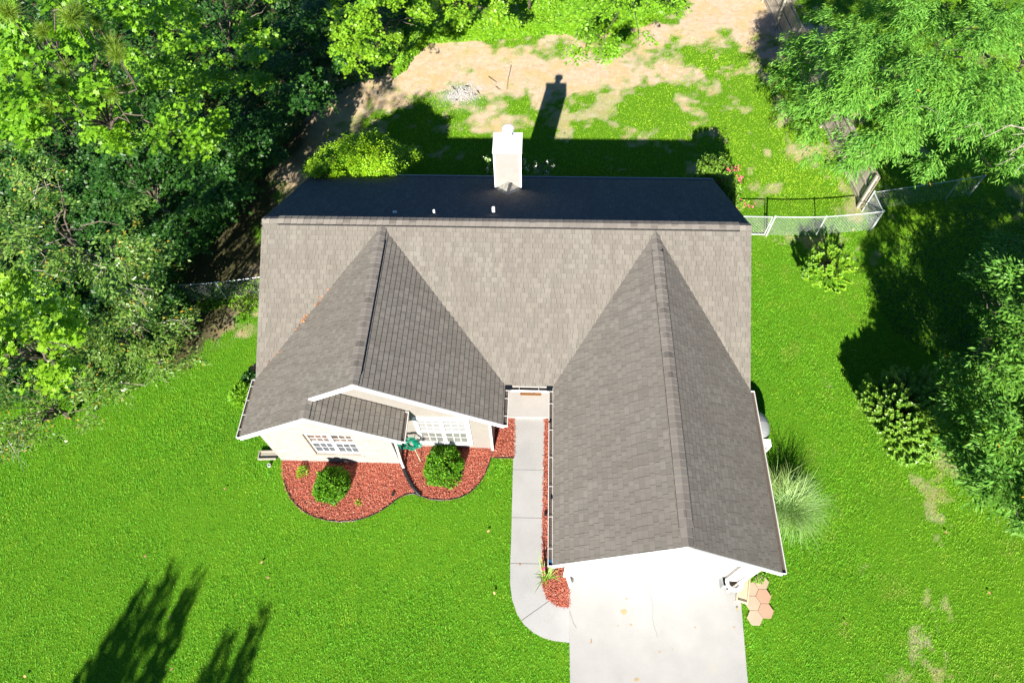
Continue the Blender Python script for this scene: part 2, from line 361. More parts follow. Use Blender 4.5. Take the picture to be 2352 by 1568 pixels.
# ---------------------------------------------------------- crowns
KIND = dict(   # leaf length, width, leaves per spray, spray radius, shape, droop
 maple=(.135, .135, 85, .48, 'lobed', .15), gum=(.12, .12, 90, .45, 'lobed', .2), elm=(.115, .05, 75, .50, 'oval', .12),
 pecan=(.15, .034, 130, .48, 'narrow', .45), laurel=(.17, .052, 80, .46, 'oval', .2), dark=(.13, .12, 60, .45, 'lobed', .2),
 privet=(.085, .055, 110, .26, 'oval', .1), broad=(.14, .08, 60, .42, 'oval', .3))
def sprays(cen, out, kind, dens=1.0, scale=1.0):
    Ln, Wd, m, rc, shp, droop = KIND[kind]; n = len(cen); m = max(6, int(m*dens))
    Ln *= scale; Wd *= scale
    rcs = rc*(.65+.7*rng.random(n))
    a = unit(out*.9 + rng.normal(0, .55, (n, 3))*np.array([1, 1, .25]) + np.array([0, 0, .10]))
    sd = unit(np.cross(a, np.array([0, 0, 1.])) + rng.normal(0, .15, (n, 3))); up = np.cross(sd, a); up *= np.sign(up[:, 2:3])
    # each spray carries a few twigs, leaves sit along the twigs
    k = 6; tw = rng.uniform(-1.15, 1.15, (n, k)); tl = rng.uniform(.55, 1.15, (n, k))
    idx = np.repeat(np.arange(n), m); ti = rng.integers(0, k, n*m)
    th = tw[idx, ti]; s = (rng.random(n*m)**.6)*tl[idx, ti]
    dirp = a[idx]*np.cos(th)[:, None] + sd[idx]*np.sin(th)[:, None]
    P = cen[idx] + dirp*(s*rcs[idx])[:, None]*1.5 - a[idx]*(rcs[idx]*.45)[:, None] + rng.normal(0, .05, (n*m, 3)) + up[idx]*rng.normal(0, .07, (n*m, 1))
    P[:, 2] -= droop*s*s*rcs[idx]*1.3
    side = np.where(rng.random(n*m) < .5, 1, -1)
    th2 = th + side*rng.uniform(.2, 1.0, n*m)
    D = a[idx]*np.cos(th2)[:, None] + sd[idx]*np.sin(th2)[:, None] + rng.normal(0, .18, (n*m, 3)); D[:, 2] -= droop*(.3+s)
    Nn = unit(up[idx] + rng.normal(0, .40, (n*m, 3)) + np.array([0, -.35, 0]))
    sz = rng.uniform(.7, 1.2, n*m)
    return leaves(P, D, Nn, Ln*sz, Wd*sz, shp)
def join(parts):
    vs, fs, o = [], [], 0
    for v, f in parts: vs.append(v); fs.append(f+o); o += len(v)
    return np.concatenate(vs), np.concatenate(fs)
def sample_poly(poly, n):
    xs = [p[0] for p in poly]; ys = [p[1] for p in poly]; out = []
    while len(out) < n:
        u = rng.uniform(min(xs), max(xs), n*2); v = rng.uniform(min(ys), max(ys), n*2)
        k = inpoly(u, v, poly); out += list(zip(u[k], v[k]))
    return np.array(out[:n])
def area(poly): return abs(sum(poly[i][0]*poly[(i+1)%len(poly)][1]-poly[(i+1)%len(poly)][0]*poly[i][1] for i in range(len(poly))))/2
def limb(mb, p, q, r0, r1, wig=.12, n=5, sides=5):
    p = np.array(p, float); q = np.array(q, float); L_ = np.linalg.norm(q-p); pts = []
    for i in range(n+1):
        t = i/n; x = p*(1-t)+q*t + rng.normal(0, wig*L_*.18, 3)*(math.sin(math.pi*t)) + np.array([0, 0, .10*L_*math.sin(math.pi*t)]); pts.append(x)
    mb.tube(pts, [r0+(r1-r0)*i/n for i in range(n+1)], sides)
def tree(name, label, cat, poly, h0, h1, kind, material, over=2.6, low=.55, dens=1.0, group=None, base=None, tr=.18, limbs=9, bark=None,
         dmax=130, twigs=0, clumps=.5, extra=None, scale=1.0, lowk=.5, lean=.4, mass=62, crease=1.0):
    Ln, Wd, m, rc, shp, dr = KIND[kind]; hm = (h0+h1)/2; ppm = FPX/(H-hm)*.95
    n = int(area(poly)/(math.pi*(rc*ppm)**2)*over*2.6)+3
    uv = sample_poly(poly, n*3)
    d = pdist(uv[:, 0], uv[:, 1], poly)
    nz = vnoise(uv[:, 0]/70+h0*7, uv[:, 1]/70+h1*3); keep = nz > .46*clumps   # holes between the boughs
    keep |= rng.random(len(uv)) < .25*(1-clumps)
    uv = uv[keep][:n]; d = d[keep][:n]; nz = nz[keep][:n]
    t = np.sqrt(np.clip(d/dmax, 0, 1)); ns = max(3, int(area(poly)/(mass*mass*1.9))); sd_ = sample_poly(poly, ns); so_ = rng.normal(0, .35, ns)
    dd = np.hypot(uv[:, None, 0]-sd_[None, :, 0], (uv[:, None, 1]-sd_[None, :, 1])*1.15); wi = dd.argmin(1); q = dd.min(1)/mass
    keep = q < 1.05+.35*rng.random(len(uv)); keep |= d < 14
    uv, d, nz, t, wi, q = uv[keep], d[keep], nz[keep], t[keep], wi[keep], q[keep]
    hh = h0 + (h1-h0)*t*(.85+.25*nz) + so_[wi]*t + crease*(.35-np.clip(q, 0, 1.4)**2)*np.clip(t*1.6, .25, 1) + rng.normal(0, .12, len(uv)); hh = np.maximum(hh, .5)
    top = np.array([at(u, v, h) for (u, v), h in zip(uv, hh)])
    cuv = np.mean(uv, axis=0); cen = at(cuv[0], cuv[1], h0*.8+h1*.1); nl_ = 0
    nl = int(len(uv)*low*1.2); li = rng.integers(0, len(uv), nl); lowp = np.array([at(uv[i, 0], uv[i, 1], max(.6, hh[i]*rng.uniform(lowk, .88))) for i in li])
    allp = np.concatenate([top, lowp]) if nl else top
    out = allp-cen; out[:, 2] *= .25; out = unit(out)
    V, F = sprays(allp, out, kind, dens, scale)
    if base is None: b = (1-lean)*np.array([allp[:, 0].mean(), allp[:, 1].mean(), 0])+lean*at(cuv[0], cuv[1], 0); b[2] = 0
    else: b = np.array([base[0], base[1], 0.])
    root = thing(name, label, cat, tuple(b), group)
    npmesh('crown', V, F, material, root)
    mb = MB(); fork = b*.45 + np.array([allp[:, 0].mean(), allp[:, 1].mean(), 0])*.55; fork[2] = h0*.55
    tr *= .7; limb(mb, b-np.array([0, 0, .1]), fork, tr, tr*.7, .05, 4, 8)
    pick = rng.choice(len(top), min(limbs, len(top)), replace=False)
    for i in pick:
        limb(mb, fork, top[i]-np.array([0, 0, .55]), min(.04, tr*.36), .010, .2, 6)
    mb.build('trunk', bark or M_bark, root, smooth=True)
    if twigs:
        mb = MB()
        for i in rng.choice(len(top), twigs):
            p = top[i]+np.array([0, 0, .12]); q = p + out[i]*rng.uniform(.6, 1.6) + rng.normal(0, .3, 3)*np.array([1, 1, .3])
            limb(mb, p-out[i]*.6-np.array([0, 0, .15]), q-np.array([0, 0, .1]), .011, .004, .5, 5, 4)
            for k in range(2): limb(mb, (p+q)/2, (p+q)/2 + rng.normal(0, .35, 3)*np.array([1, 1, .3]) + out[i]*.3, .006, .003, .5, 3, 4)
        mb.build('bare_twigs', M_palebark, root)
    return root
# ================================================================== SETTING
# bare-earth outline behind and beside the house, read on the photo
SOIL = [(985,92),(1150,84),(1300,78),(1480,60),(1560,0),(1600,-60),(1800,-60),(1835,60),(1800,110),(1700,120),(1650,150),(1560,190),(1440,205),(1340,228),(1230,228),(1170,225),(1200,262),(1090,274),(1010,262),(900,285),(760,400),(640,520),(592,560),(590,700),(560,735),(470,790),(430,850),(380,870),(340,860),(-200,500),(-200,-200),(900,-200),(930,60)]
SOIL2 = [[(1925,395),(1990,430),(2015,490),(2000,540),(1960,545),(1930,480)], [(1775,532),(1900,528),(2010,515),(2005,550),(1900,556),(1780,552)],
         
         [(170,880),(360,800),(400,850),(380,905),(240,960),(120,960)], [(1520,320),(1575,318),(1590,335),(1530,338)]]
ASH = (1062, 216)
bed_left = [(648,1052),(650,1075),(652,1100),(658,1122),(668,1143),(682,1160),(702,1176),(725,1187),(750,1194),(780,1197.5),(812,1195),(840,1188),(868,1176),(893,1160),(912,1145),(930,1136),(950,1133),(966,1138),(985,1145),(1008,1148),(1032,1147),(1055,1142),(1078,1131),(1098,1113),(1112,1092),(1122,1068),(1130,1045),(1134,1018),(1134,985),(930,985),(920,1000),(915,1052)]
bed_mid = [(1136,960),(1181,960),(1180,1051),(1133,1050),(1135,1020)]
bed_strip = [(1252,960),(1247,1200),(1246,1300),(1247,1350),(1256,1373),(1275,1388),(1290,1393),(1307,1394),(1306,1360),(1303,1340),(1300,1325),(1300,1290),(1300,960)]
walk = [(1181,962),(1174.5,1230),(1172,1300),(1172,1340),(1176,1375),(1187,1408),(1203,1433),(1225,1452),(1248,1464),(1272,1471),(1307.5,1475),(1307,1394),(1290,1393),(1275,1388),(1256,1373),(1247,1350),(1246,1300),(1247,1200),(1252,962)]
drive_w = [at(1300,1312)[:2], at(1303,1330)[:2], at(1306.5,1400)[:2], at(1309.5,1568)[:2]]
e = (drive_w[3]-drive_w[2]); e = e/np.linalg.norm(e); drive_l = drive_w[3]+e*14
r1 = at(1716.5,1568)[:2]; r0 = at(1701,1385)[:2]; e2 = (r1-r0)/np.linalg.norm(r1-r0)
DRIVE = [tuple(p) for p in drive_w]+[tuple(drive_l), tuple(r1+e2*14), tuple(r1), tuple(r0), tuple(at(1697,1345)[:2]), tuple(at(1697,1310)[:2])]
# ------------------------------------------------------------------ house dimensions (metres)
xl, xr, yr, zr, yb, ze, yf = -8.427, 6.384, 13.261, 5.194, 17.551, 2.83, 8.972
xw, xwr, ywf, zw = -4.718, -.866, 7.686, 5.13
xb, xbr, ybf, zb = -6.17, -3.777, 7.10, 4.230
xg, xgl, ygf, zg = 3.552, .579, 3.809, 5.093
FOOT = [(-8.25,7.4),(-4.2,7.4),(-4.2,8.05),(-1.25,8.05),(-1.25,9.1),(.95,9.1),(.95,4.1),(6.05,4.1),(6.05,17.2),(-8.25,17.2)]

def soil_amount(x, y):
    u, v, z = proj(np.stack([x, y, np.zeros_like(x)], -1)); ok = z > 2
    nz = (fbm(x*.55+3, y*.55, 4)-.5)
    s = np.clip(sdist(u, v, SOIL)/110 + .42 + nz*3.0 + (fbm(x*3+7, y*3, 3)-.5)*1.2, 0, 1)
    for P in SOIL2: s = np.maximum(s, np.clip(sdist(u, v, P)/60 - .05 + nz*3.5 + (fbm(x*3+7, y*3, 3)-.5)*1.4, 0, .5))
    # worn patches in the rear lawn
    back = np.clip((y-15)/6, 0, 1)*np.clip((x+2)/3, 0, 1)
    s = np.maximum(s, back*np.clip((fbm(x*.9+40, y*.9+9, 4)-.55)*3+(fbm(x*4+40, y*4+9, 3)-.5)*1.2, 0, .55))
    right = np.clip((x-8.5)/2, 0, 1)*np.clip((13-y)/3, 0, 1)
    s = np.maximum(s, right*np.clip((fbm(x*1.3+4, y*1.1+19, 4)-.60)*4+(fbm(x*4+4, y*4+19, 3)-.5)*1.2, 0, .42))
    return np.where(ok, s, 0)
def build_ground():
    xs = np.concatenate([np.array([-900,-300,-120,-70,-50,-42]), np.arange(-36, 32, .16), np.array([34,40,55,90,200,900])])
    ys = np.concatenate([np.array([-900,-300,-120,-50,-25,-14]), np.arange(-6, 40, .16), np.array([42,48,60,100,300,900])])
    X, Y = np.meshgrid(xs, ys, indexing='ij'); n, m = X.shape
    near = (np.abs(X) < 45) & (Y > -10) & (Y < 50)
    Z = np.where(near, (fbm(X*.35, Y*.35, 3)-.5)*.03, 0)-.012
    V = np.stack([X, Y, Z], -1).reshape(-1, 3); i = np.arange(n*m).reshape(n, m)
    F = np.stack([i[:-1, :-1], i[1:, :-1], i[1:, 1:], i[:-1, 1:]], -1).reshape(-1, 4)
    m_, nt, b = mat('ground_soil_and_turf')
    a = N(nt, 'ShaderNodeAttribute', attribute_name='soil'); a2 = N(nt, 'ShaderNodeAttribute', attribute_name='ash'); a3 = N(nt, 'ShaderNodeAttribute', attribute_name='litter')
    n1 = noise(nt, 3.5, 6, .7); n2 = noise(nt, 28, 4, .8); n3 = noise(nt, .9, 4, .6)
    soil = ramp(nt, n1, [(.25, (.45, .30, .18)), (.5, (.56, .43, .30)), (.75, (.62, .53, .41))])
    soil = mix(nt, ramp(nt, n3, [(.45, (0,)), (.65, (.7,))]), soil, (.52, .38, .16))
    soil = mix(nt, ramp(nt, n2, [(.3, (.45,)), (.5, (0,))]), soil, (.2, .13, .07))
    soil = mix(nt, a3.outputs['Fac'], soil, ramp(nt, n2, [(.3, (.03, .035, .015)), (.6, (.10, .09, .04)), (.85, (.34, .22, .12))]))
    turf = ramp(nt, n2, [(.3, (.05, .14, .006)), (.7, (.13, .30, .010))])
    f = math_(nt, 'ADD', a.outputs['Fac'], math_(nt, 'MULTIPLY', math_(nt, 'SUBTRACT', n2, .5), .5))
    c = mix(nt, ramp(nt, f, [(.2, (0,)), (.7, (1,))]), turf, soil)
    ash = ramp(nt, n2, [(.3, (.16, .15, .15)), (.48, (.5, .49, .48)), (.7, (.72, .71, .7))])
    c = mix(nt, a2.outputs['Fac'], c, ash)
    L(nt, c, b.inputs['Base Color']); b.inputs['Roughness'].default_value = .95; b.inputs['Specular IOR Level'].default_value = .1
    bump(nt, b, n2, .7, .03)
    o = npmesh('ground', V, F, m_); o['kind'] = 'structure'
    xx, yy = V[:, 0], V[:, 1]; s = soil_amount(xx, yy)
    u, v, z = proj(V); ac = at(*ASH)[:2]; rr = np.hypot((xx-ac[0])/1.0, (yy-ac[1])/.85)+(fbm(xx*2.2, yy*2.2, 4)-.5)*1.5
    ashv = np.clip((.85-rr)/.45, 0, 1)*.95 + np.clip((1.7-rr)/1.6, 0, 1)*.25; ashv = np.clip(ashv, 0, 1)
    lit = np.clip((-9.6-xx + (fbm(xx*.4, yy*.4, 3)-.5)*4 - np.clip((yy-18), 0, 30)*.0)/1.5, 0, 1)*np.clip((yy-7.5)/2, 0, 1)
    lit = np.maximum(lit, np.clip((xx-16)/3, 0, 1)*np.clip((yy-20)/3, 0, 1)*.8)
    for nm, arr in (('soil', s), ('ash', ashv), ('litter', lit)):
        at_ = o.data.attributes.new(nm, 'FLOAT', 'POINT'); at_.data.foreach_set('value', arr.astype(np.float32))
build_ground()

def slab(name, pts, z, m, label=None, cat=None, kind='structure', parent=None, bev=True, z0=-.2):
    mb = MB(); mb.prism(pts, z0, z); o = mb.build(name, m, parent)
    if kind: o['kind'] = kind
    if label: tag(o, label, cat)
    return o
drv = slab('driveway', DRIVE, .05, M_conc)
wk = g2(walk); wpts = wk
def walkway():
    # panels with real grooves between them
    cuts = [1078.5, 1188.5, 1293.5]; pan = []
    def clip(poly, a, b, keep):   # keep the side of line a-b
        out = []
        s = lambda p: ((b[0]-a[0])*(p[1]-a[1])-(b[1]-a[1])*(p[0]-a[0]))*keep
        for i in range(len(poly)):
            p, q = poly[i], poly[(i+1) % len(poly)]; sp_, sq = s(p), s(q)
            if sp_ >= 0: out.append(p)
            if sp_*sq < 0:
                t = sp_/(sp_-sq); out.append((p[0]+t*(q[0]-p[0]), p[1]+t*(q[1]-p[1])))
        return out
    lines = [(tuple(at(1150, c)[:2]), tuple(at(1280, c+2)[:2])) for c in cuts] + [(tuple(at(1196, 1426)[:2]), tuple(at(1262, 1379)[:2]))]
    rest = wpts; mb = MB(); g = .008
    for a, b in lines:
        d = np.array(b)-np.array(a); nn = np.array([-d[1], d[0]])/np.linalg.norm(d)
        up_ = clip(rest, tuple(a+nn*g), tuple(b+nn*g), 1); rest = clip(rest, tuple(np.array(a)-nn*g), tuple(np.array(b)-nn*g), -1)
        if len(up_) > 2: mb.prism(up_, -.2, .055)
    mb.prism(rest, -.2, .055); o = mb.build('walkway', M_walk); o['kind'] = 'structure'
    mb = MB(); mb.prism([(x, y) for x, y in wpts], -.15, .035); o2 = mb.build('walkway_base', plain('joint_dirt', (.32, .2, .1), .9)); o2['kind'] = 'structure'
walkway()
slab('porch_slab', [(-1.22, 9.17), (1.0, 9.2), (1.0, 10.75), (-1.22, 10.75)], .14, M_porch)
# expansion joint strip + fine crack across the driveway are cut in as thin dark sheets 4 mm up
mb = MB(); a_ = at(1312,1322,.05); b_ = at(1660,1330,.05)
mb.beam((a_[0], a_[1], .052), (b_[0], b_[1], .052), .018, .006)
j = mb.build('driveway_joint', plain('joint_dirt_line', (.33, .22, .12), .9)); j['kind'] = 'structure'
mb = MB(); pts = [at(u, v, .053) for u, v in [(1486,1322),(1488,1345),(1491,1360),(1497,1378),(1500,1395),(1499,1420),(1503,1440),(1508,1452),(1510,1462)]]
mb.tube(pts, .004, 4); pts = [at(u, v, .053) for u, v in [(1308,1402),(1313,1418),(1318,1432),(1324,1441)]]; mb.tube(pts, .004, 4)
j = mb.build('driveway_crack', plain('crack_line', (.2, .18, .16), .9)); j['kind'] = 'structure'
def stain(u, v, r, col):
    mb = MB(); c = at(u, v, .0545); pts = []
    for k in range(18):
        a = 2*math.pi*k/18; q = r*(.65+.6*rng.random()); pts.append((c[0]+q*math.cos(a), c[1]+q*.8*math.sin(a), .0545))
    mb.face(pts); o = mb.build('driveway_stain', plain('rust_stain', col, .9, 0, .2, 30)); o['kind'] = 'structure'
for (u, v, r) in [(1433,1404,.09),(1449,1434,.035),(1515,1496,.03),(1545,1490,.02),(1597,1440,.03),(1462,1560,.06),(1439,1374,.03),(1686,1440,.03),(1420,1436,.02)]: stain(u, v, r, (.42, .30, .15))

# ---------------------------------------------------------------- turf blades
def in_any(u, v, polys):
    k = np.zeros(np.shape(u), bool)
    for P in polys: k |= inpoly(u, v, P)
    return k
def turf():
    u = rng.uniform(-150, 2500, 1300000); v = rng.uniform(-90, 1640, 1300000)
    d = FW[None]+((u-CXD)/FPX)[:, None]*RT[None]-((v-CYD)/FPX)[:, None]*UP[None]; P = O3+(-H/d[:, 2])[:, None]*d
    x, y = P[:, 0], P[:, 1]
    # even density on the ground: thin out where the picture samples it too finely
    z = (P-O3)@FW; pr = (z/z.max())**3; 
    keep = rng.random(len(u)) < np.clip(pr/.25, 0, 1)
    s = soil_amount(x, y)
    clump = fbm(x*7, y*7, 2)
    keep &= rng.random(len(u)) > np.clip(s*1.12, 0, .98)
    keep &= ~inpoly(x, y, FOOT)
    keep &= ~in_any(x, y, [DRIVE, wpts, g2(bed_left), g2(bed_mid), g2(bed_strip)])
    keep &= ~((x < -11.5) & (y > 14)); keep &= ~((x > 24) & (y > 24))
    x, y, u, v, s, clump = x[keep], y[keep], u[keep], v[keep], s[keep], clump[keep]
    n = len(x); az = rng.uniform(0, 2*math.pi, n)+(clump-.5)*5
    lean = rng.uniform(.5, 1.6, n)
    D = np.stack([np.cos(az)*lean, np.sin(az)*lean, np.ones(n)*.75], -1)
    Ln = rng.uniform(.045, .085, n)*(.65+.75*clump); Wd = rng.uniform(.012, .024, n)
    Nn = np.stack([-np.cos(az)*.6, -np.sin(az)*.6, np.ones(n)], -1)
    V, F = leaves(np.stack([x, y, -.015+np.zeros(n)], -1), D, Nn, Ln, Wd, 'blade')
    m, nt, b = mat('turf_blade'); g = N(nt, 'ShaderNodeNewGeometry'); r = g.outputs['Random Per Island']
    sp = N(nt, 'ShaderNodeSeparateXYZ'); L(nt, g.outputs['Position'], sp.inputs[0])
    front = ramp(nt, r, [(0, (.055, .22, .008)), (.45, (.12, .40, .014)), (.96, (.20, .50, .03)), (1, (.42, .50, .09))])
    rear = ramp(nt, r, [(0, (.19, .38, .008)), (.5, (.38, .62, .03)), (.9, (.44, .66, .045)), (1, (.55, .55, .16))])
    big = noise(nt, .22, 4, .6)
    f = math_(nt, 'ADD', math_(nt, 'MULTIPLY', math_(nt, 'SUBTRACT', sp.outputs[1], 15.5), .16), math_(nt, 'MULTIPLY', math_(nt, 'SUBTRACT', big, .5), 2.2))
    fr = math_(nt, 'MULTIPLY', math_(nt, 'SUBTRACT', sp.outputs[0], 8.0), .07)
    c = mix(nt, ramp(nt, math_(nt, 'ADD', math_(nt, 'MAXIMUM', f, 0.0), math_(nt, 'MAXIMUM', fr, 0.0)), [(0, (0,)), (1, (1,))]), front, rear)
    c = mix(nt, ramp(nt, noise(nt, .42, 5, .7), [(.48, (0,)), (.7, (.5,))]), c, (.06, .24, .012))
    med = noise(nt, 1.6, 4, .65)
    c = mix(nt, ramp(nt, med, [(.5, (0,)), (.72, (.55,))]), c, (.33, .52, .03))
    dry = math_(nt, 'MULTIPLY', noise(nt, .8, 5, .7), math_(nt, 'GREATER_THAN', sp.outputs[0], 8.5))
    c = mix(nt, ramp(nt, dry, [(.56, (0,)), (.72, (.6,))]), c, (.42, .36, .12))
    L(nt, c, b.inputs['Base Color']); b.inputs['Roughness'].default_value = .6; b.inputs['Specular IOR Level'].default_value = .15
    t = N(nt, 'ShaderNodeBsdfTranslucent'); L(nt, c, t.inputs[0]); ms = N(nt, 'ShaderNodeMixShader'); ms.inputs[0].default_value = .25
    L(nt, b.outputs[0], ms.inputs[1]); L(nt, t.outputs[0], ms.inputs[2]); L(nt, ms.outputs[0], nt.nodes['Material Output'].inputs[0])
    o = npmesh('lawn_grass', V, F, m); o['kind'] = 'stuff'; tag(o, 'short coarse green lawn grass around the house', 'grass')
    # weedy creeping growth along the wood's edge and beneath the left trees
turf()

# ---------------------------------------------------------------- mulch beds
def mulch(poly, label, n, z=.05, cut=None):
    P = g2(poly); mb = MB(); mb.prism(P, -.1, z)
    m = MATS.get('mulch_base') or plain('mulch_base', (.34, .085, .05), .95, 0, .4, 30, .8)
    root = thing('mulch_bed', label, 'mulch bed', (sum(p[0] for p in P)/len(P), sum(p[1] for p in P)/len(P), 0), 'red mulch beds by the house')
    mb.build('mulch_base', m, root)
    xs = [p[0] for p in P]; ys = [p[1] for p in P]
    x = rng.uniform(min(xs)-.04, max(xs)+.04, n); y = rng.uniform(min(ys)-.04, max(ys)+.04, n); k = sdist(x, y, P) > -.03*rng.random(n); x, y = x[k], y[k]; n = len(x)
    az = rng.uniform(0, 6.28, n); D = np.stack([np.cos(az), np.sin(az), rng.normal(0, .25, n)], -1); Nn = np.stack([rng.normal(0, .35, n), rng.normal(0, .35, n), np.ones(n)], -1)
    V, F = leaves(np.stack([x, y, z+rng.uniform(0, .035, n)], -1), D, Nn, rng.uniform(.03, .085, n), rng.uniform(.010, .022, n), 'oval')
    mm = MATS.get('mulch_chip')
    if not mm:
        mm, nt, b = mat('mulch_chip'); g = N(nt, 'ShaderNodeNewGeometry')
        L(nt, ramp(nt, g.outputs['Random Per Island'], [(0, (.22, .045, .028)), (.25, (.46, .105, .062)), (.75, (.56, .16, .10)), (.93, (.60, .24, .15)), (1, (.68, .46, .34))]), b.inputs['Base Color']); b.inputs['Roughness'].default_value = .85
        MATS['mulch_chip'] = mm
    npmesh('mulch_chips', V, F, mm, root, kind='stuff')
    return root
mulch(bed_left, 'big double-lobed red mulch bed below the two front windows', 52000)
mulch(bed_mid, 'small square red mulch bed left of the walkway top', 5500)
mulch(bed_strip, 'long narrow red mulch strip between walkway and garage', 22000)
mb = MB(); pts = [at(u, v, .07) for u, v in bed_left[2:28]]; mb.tube(pts, .018, 6)
tag(mb.build('bed_edging', M_black, smooth=True), 'thin dark plastic edging curving round the double-lobed mulch bed', 'edging')
mb = MB(); pts = [at(u, v, .07) for u, v in [(1133,1050.5),(1150,1050.5),(1180,1051)]]; mb.tube(pts, .022, 6)
tag(mb.build('bed_edging', plain('dark_edging', (.03, .012, .01), .8)), 'short straight dark edging below the small square mulch bed', 'edging')

# ================================================================== HOUSE
house = thing('house', 'single-storey suburban house with brown shingle gable roofs and cream walls', 'house', (-1.2, 11, 0))
def ridge_part(p, d): pass
COURSE, STEP = .15, .018
def roof_face(mb, pts, edir, thick=.11):
    """pts: planar roof polygon (3D), edir: direction along the eave; UV in metres (u along eave, v up the slope)"""
    P = [np.array(p, float) for p in pts]; e_ = np.array(edir, float); e_ /= np.linalg.norm(e_)
    n = np.cross(P[1]-P[0], P[2]-P[0]); 
    if n[2] < 0: P = P[::-1]; n = -n
    n /= np.linalg.norm(n); s = np.cross(n, e_); 
    if s[2] < 0: s = -s
    n = n if n[2] > 0 else -n
    vs = [float(p@s) for p in P]; row = COURSE; k0 = math.floor(min(vs)/row+1e-6); k1 = math.ceil(max(vs)/row-1e-6)
    def clipv(poly, lim, sg):
        out = []
        for i in range(len(poly)):
            p, q = poly[i], poly[(i+1) % len(poly)]; a, b = (p@s-lim)*sg, (q@s-lim)*sg
            if a >= -1e-9: out.append(p)
            if (a > 1e-9 and b < -1e-9) or (a < -1e-9 and b > 1e-9): out.append(p+(q-p)*(a/(a-b)))
        return out
    for k in range(k0, k1):
        st = clipv(clipv(P, k*row, 1), (k+1)*row, -1)
        if len(st) < 3: continue
        lift = [n*(.003+STEP*(1-((p@s)-k*row)/row)) for p in st]; up_ = [p+l for p, l in zip(st, lift)]
        mb.face(up_, [(float(p@e_), float(min(max(p@s, k*row+.0015), (k+1)*row-.0015))) for p in st])
        low = [i for i, p in enumerate(st) if abs(p@s-k*row) < 1e-6]
        if len(low) == 2:
            a, b = st[low[0]], st[low[1]]; ua, ub = up_[low[0]], up_[low[1]]
            mb.face([ua, a, b, ub], [(0, 0)]*4)
    Q = [p-np.array([0, 0, thick]) for p in P]; mb.face(Q[::-1], [(0, 0)]*len(Q))
    for i in range(len(P)):
        k = (i+1) % len(P); mb.face([Q[i], Q[k], P[k], P[i]], [(0, 0)]*4)
mp = (zr-ze)/(yr-yf)
Sw = (xw, yr-(zr-zw)/mp, zw); Sg = (xg, yr-(zr-zg)/mp, zg)
mb = MB()
xlc = xl+.02
roof_face(mb, [(xl, yr, zr), (xr, yr, zr), (xr, yf, ze), (xgl+.0, yf-.09, ze-.05), (xwr, yf-.09, ze-.05), (xl, yf, ze)][:6] if False else [(xl, yr, zr), (xr, yr, zr), (xr, yf, ze), (xl, yf, ze)], (1, 0, 0))
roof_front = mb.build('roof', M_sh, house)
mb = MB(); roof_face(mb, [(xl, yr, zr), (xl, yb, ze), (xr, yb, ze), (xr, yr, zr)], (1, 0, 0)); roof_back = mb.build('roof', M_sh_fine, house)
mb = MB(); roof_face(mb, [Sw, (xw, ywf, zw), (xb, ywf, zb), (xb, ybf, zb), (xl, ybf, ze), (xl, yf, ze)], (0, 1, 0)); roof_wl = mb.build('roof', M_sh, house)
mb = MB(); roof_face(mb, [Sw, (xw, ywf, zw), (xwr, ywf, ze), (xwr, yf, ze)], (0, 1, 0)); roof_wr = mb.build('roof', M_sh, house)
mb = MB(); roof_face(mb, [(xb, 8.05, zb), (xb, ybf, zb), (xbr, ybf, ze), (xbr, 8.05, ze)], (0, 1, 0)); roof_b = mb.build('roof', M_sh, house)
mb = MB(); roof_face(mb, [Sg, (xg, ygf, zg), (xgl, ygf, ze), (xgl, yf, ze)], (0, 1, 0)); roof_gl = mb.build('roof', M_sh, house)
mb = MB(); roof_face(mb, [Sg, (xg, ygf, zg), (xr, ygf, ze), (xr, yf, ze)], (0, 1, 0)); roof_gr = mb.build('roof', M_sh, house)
for o, t in ((roof_front,'wide front slope of the main roof'),(roof_back,'dark rear slope of the main roof'),(roof_wl,'left slope of the left front gable'),(roof_wr,'right slope of the left front gable'),
             (roof_b,'small right slope of the lower front gable'),(roof_gl,'left slope of the garage roof'),(roof_gr,'dark right slope of the garage roof')): o['label'] = t

